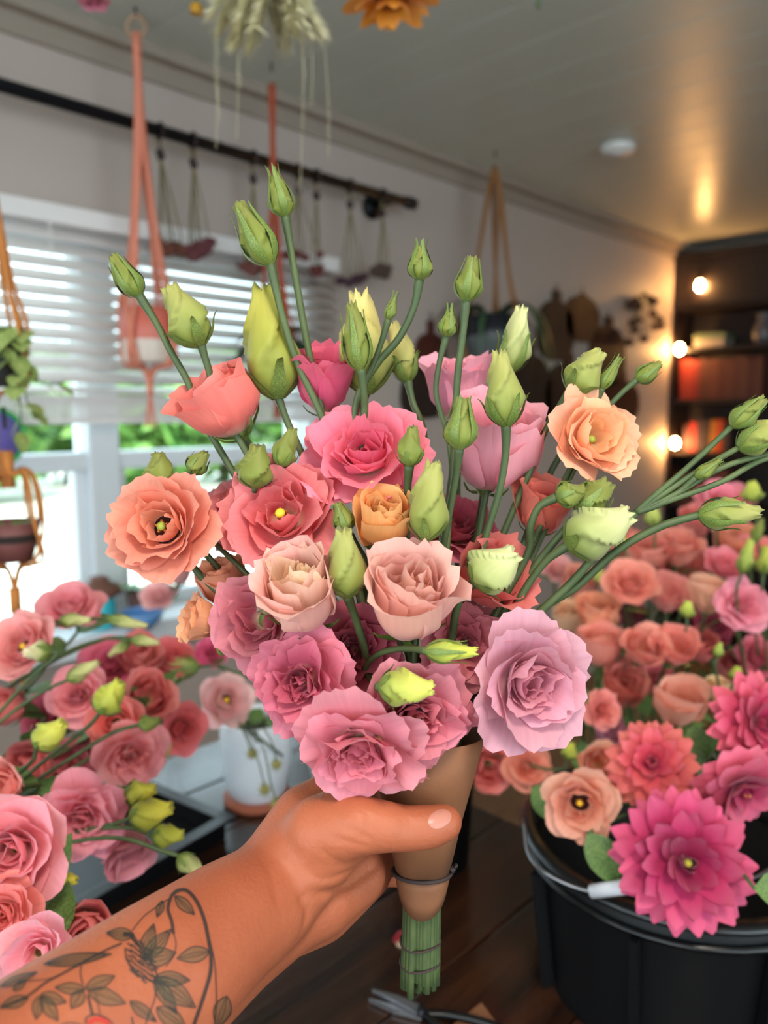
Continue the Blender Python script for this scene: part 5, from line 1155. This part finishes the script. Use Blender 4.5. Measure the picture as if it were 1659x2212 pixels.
# windowsill things
ZS = WZ0+.025; YS = YW-.06
def sillp(px): q = hy(px, 1300, YS); q.z = ZS; return q
c = sillp(215); t = thing('glass_jar', 'turquoise glass jar with a brown wooden lid on the sill', 'jar', c)
MB().lathe([(.001, 0), (.04, 0), (.042, .01), (.042, .075), (.036, .085)], 24).build('body', mat('turquoise_glass', C(60, 190, 205), .15), t, True); MB().lathe([(.045, .085), (.06, .095), (.055, .115), (.03, .125), (.028, .135), (.02, .14)], 24).build('lid', mat('lid_wood', C(120, 80, 66), .5), t, True)
c = sillp(312); t = thing('potted_plant', 'brown pot with a bright green leaf on the sill beside the post', 'potted plant', c)
MB().lathe([(.001, 0), (.04, 0), (.05, .08), (.047, .08), (.044, .07)], 24).build('pot', mat('brown_pot', C(92, 58, 52), .5), t, True)
M_lt = mat('bright_leaf', C(90, 176, 40), .4)
LB_ = leaf_mesh('leaf', M_lt, .34, .4)
for dx, dz, dr in ((0, .10, cv(-.75, .25, .1)), (-.01, .14, cv(-.5, -.7, .1)), (.01, .12, cv(.4, .6, .1)), (.01, .12, cv(.6, -.3, .3))): put(t, LB_, c+Vector((dx, 0, dz-.02)), dr, .085)
stem_to(t, [c+Vector((0, 0, .06)), c+Vector((-.005, 0, .14))], .002, 4)
c = sillp(265); t = thing('glass_bowl', 'blue glass bowl at the bottom of the window', 'bowl', c-Vector((0, .10, 0)))
MB().lathe([(.001, 0), (.03, 0), (.055, .03), (.06, .045), (.056, .045), (.05, .03), (.001, .008)], 28, cap=False).build('bowl', mat('blue_glass', C(90, 150, 215), .15), t, True); MB().tube([(.058*math.cos(a), .058*math.sin(a), .045) for a in [k*math.pi/14 for k in range(28)]], .003, 6, True).build('rim', mat('blue_glass_rim', C(140, 180, 230), .15), t, True)
# snips, paper scrap, fallen petal on the table
p = hz(905, 2192, ZT+.006); a0, a1 = hz(800, 2150, ZT+.006), hz(1010, 2225, ZT+.006); D_ = (a1-a0).normalized(); S_ = Vector((-D_.y, D_.x, 0))
t = thing('floral_snips', 'steel floral snips lying on the table below the stems', 'scissors', p)
for s in (-1, 1):
    b = W(); tipp = a0+S_*.004*s; q = a0+D_*.06; n = len(b.v); h = .0025*s
    for pt, w_ in ((tipp, .0008), (a0.lerp(q, .5)+S_*.004*s, .004), (q, .005)): b.v += [pt-S_*w_+Vector((0, 0, -.002+h)), pt+S_*w_+Vector((0, 0, -.002+h)), pt+S_*w_+Vector((0, 0, .002+h)), pt-S_*w_+Vector((0, 0, .002+h))]
    for i in range(2):
        for k in range(4): b.f.append((n+i*4+k, n+i*4+(k+1) % 4, n+(i+1)*4+(k+1) % 4, n+(i+1)*4+k))
    b.f += [(n, n+3, n+2, n+1), (n+8, n+9, n+10, n+11)]
    b.build('blade', mat('steel', C(180, 180, 186), .25, .9), t)
    W().tube(spline([q, q+D_*.03+S_*.012*s, q+D_*.08+S_*.016*s, q+D_*.12+S_*.006*s], 5), .0045, 8).build('handle', M_blackg, t, True)
W().tube([a0+D_*.058+Vector((0, 0, -.004)), a0+D_*.058+Vector((0, 0, .006))], .005, 12).build('pivot', M_iron, t, True)
q = [hz(*s, ZT+.0012) for s in ((978, 2215), (1040, 2166), (1078, 2218), (1010, 2275))]
o = mk('paper_scrap', q+[v+Vector((0, 0, .0006)) for v in q], [(0, 1, 2, 3), (7, 6, 5, 4), (0, 4, 5, 1), (1, 5, 6, 2), (2, 6, 7, 3), (3, 7, 4, 0)], M_kraft, None, False); tag(o, 'torn kraft paper scrap on the table at the bottom edge', 'paper scrap')
o = bpy.data.objects.new('fallen_petal', petal('fallen_petal', 1, .6, 80, 92, 1, 8, .06, .0, .02, 0, 77, 8, 8)); COL.objects.link(o); p = hz(862, 2045, ZT+.002); o.location = p; o.scale = (.03, .03, .03); o.color = C(170, 30, 44); tag(o, 'dark red fallen petal on the table beside the stems', 'petal')

# ---- bundles hanging from the ceiling over the camera's view
M_plume = mat('plume', C(240, 230, 194), .9, var=C(216, 208, 160), scale=30)
def ceil_stem(t, p, rad=.0018): W().tube(spline([p, p+Vector((.004, 0, (ZC-p.z)*.5)), Vector((p.x, p.y, ZC-.002))], 4), rad, 6).build('stem', M_dstem, t, True)
c = P(580, -40, 1.25); t = thing('dried_grass_bundle', 'pale feathery dried grass bundle hanging at the top edge', 'dried flowers', c)
for k in range(34):
    px = 450+rnd.uniform(0, 250); py = 78+rnd.uniform(-30, 40)-abs(px-580)*.25; e = P(px, py, 1.25+rnd.uniform(-.06, .06)); s0 = c+Vector((rnd.uniform(-.03, .03), rnd.uniform(-.03, .03), .06)); b = W(); ax_ = (e-s0)
    for j in range(260):
        s = rnd.uniform(.15, 1); p = s0+ax_*s; dr = (ax_.normalized()*1.0+Vector((rnd.gauss(0, .28), rnd.gauss(0, .28), rnd.gauss(0, .2)))).normalized(); l_ = rnd.uniform(.018, .04); w_ = dr.orthogonal().normalized()*.0017; n = len(b.v)
        b.v += [p-w_, p+w_, p+dr*l_]; b.f.append((n, n+1, n+2))
    o = b.build('plume', M_plume, t); 
ceil_stem(t, c+Vector((0, 0, .04)), .008)
for i, (px, y0, y1) in enumerate(((466, 60, 265), (470, 60, 320), (525, 80, 190), (515, 110, 300), (655, 70, 170), (670, 60, 230), (700, 90, 340), (655, 60, 420))):
    a, b_ = P(px, y0, 1.25), P(px+rnd.uniform(-8, 10), y1, 1.25); W().tube(spline([a, a.lerp(b_, .5)+RGT*rnd.uniform(-.006, .006), b_], 5), .0003, 4).build('loose_thread', M_plume, t)
def hang_flower(lab, px, py, dpx, d, col, incol, kind='double'):
    p = P(px, py, d); t = thing('hanging_flower', lab, 'dried flower', p, frame((0, 0, -1))); fit_bloom(t, kind, 0, dpx*d/FPX/2, C(*col), True, None, C(*incol), rnd); b_ = p+Vector((0, 0, .005)); W().tube([b_, Vector((p.x, p.y, ZC-.002))], .002, 6).build('stem', M_dstem, t, True)
hang_flower('pink flower head hanging at the top left edge', 200, -14, 80, 1.25, (236, 150, 170), (220, 110, 140))
hang_flower('small yellow flower head hanging beside the dried grass', 425, 4, 34, 1.25, (220, 170, 40), (190, 130, 30), 'tight')
p = P(845, -22, 1.2); t = thing('hanging_sunflower', 'golden orange flower head hanging at the top edge', 'dried flower', p, frame((0, 0, -1)))
for k in range(54):
    o = bpy.data.objects.new('petal', DP[2+k % 3]); COL.objects.link(o); o.parent = t; s = .082*(1+rnd.uniform(-.1, .1)); o.scale = (s, s, s); o.rotation_euler = (0, 0, k*2.39996); o.color = jitter(C(250, 160, 20), rnd, .1)
M_oranged = mat('orange_disc', C(170, 90, 20), .8)
MB().lathe([(.028, .0), (.03, .012), (.02, .022), (.001, .024)], 16).build('disc', M_oranged, t, True); W().tube([p, Vector((p.x, p.y, ZC-.002))], .003, 6).build('stem', M_dstem, t, True)
p = P(1165, -6, 1.25); t = thing('dried_sprig', 'thin dried sprig tip hanging at the top edge, right of the orange flower', 'dried flower', p); W().tube([P(1164, 18, 1.25), Vector((p.x, p.y, ZC-.002))], .0015, 5).build('stem', M_dstem, t); put(t, LEAFD, p, (0, 0, -1), .02)
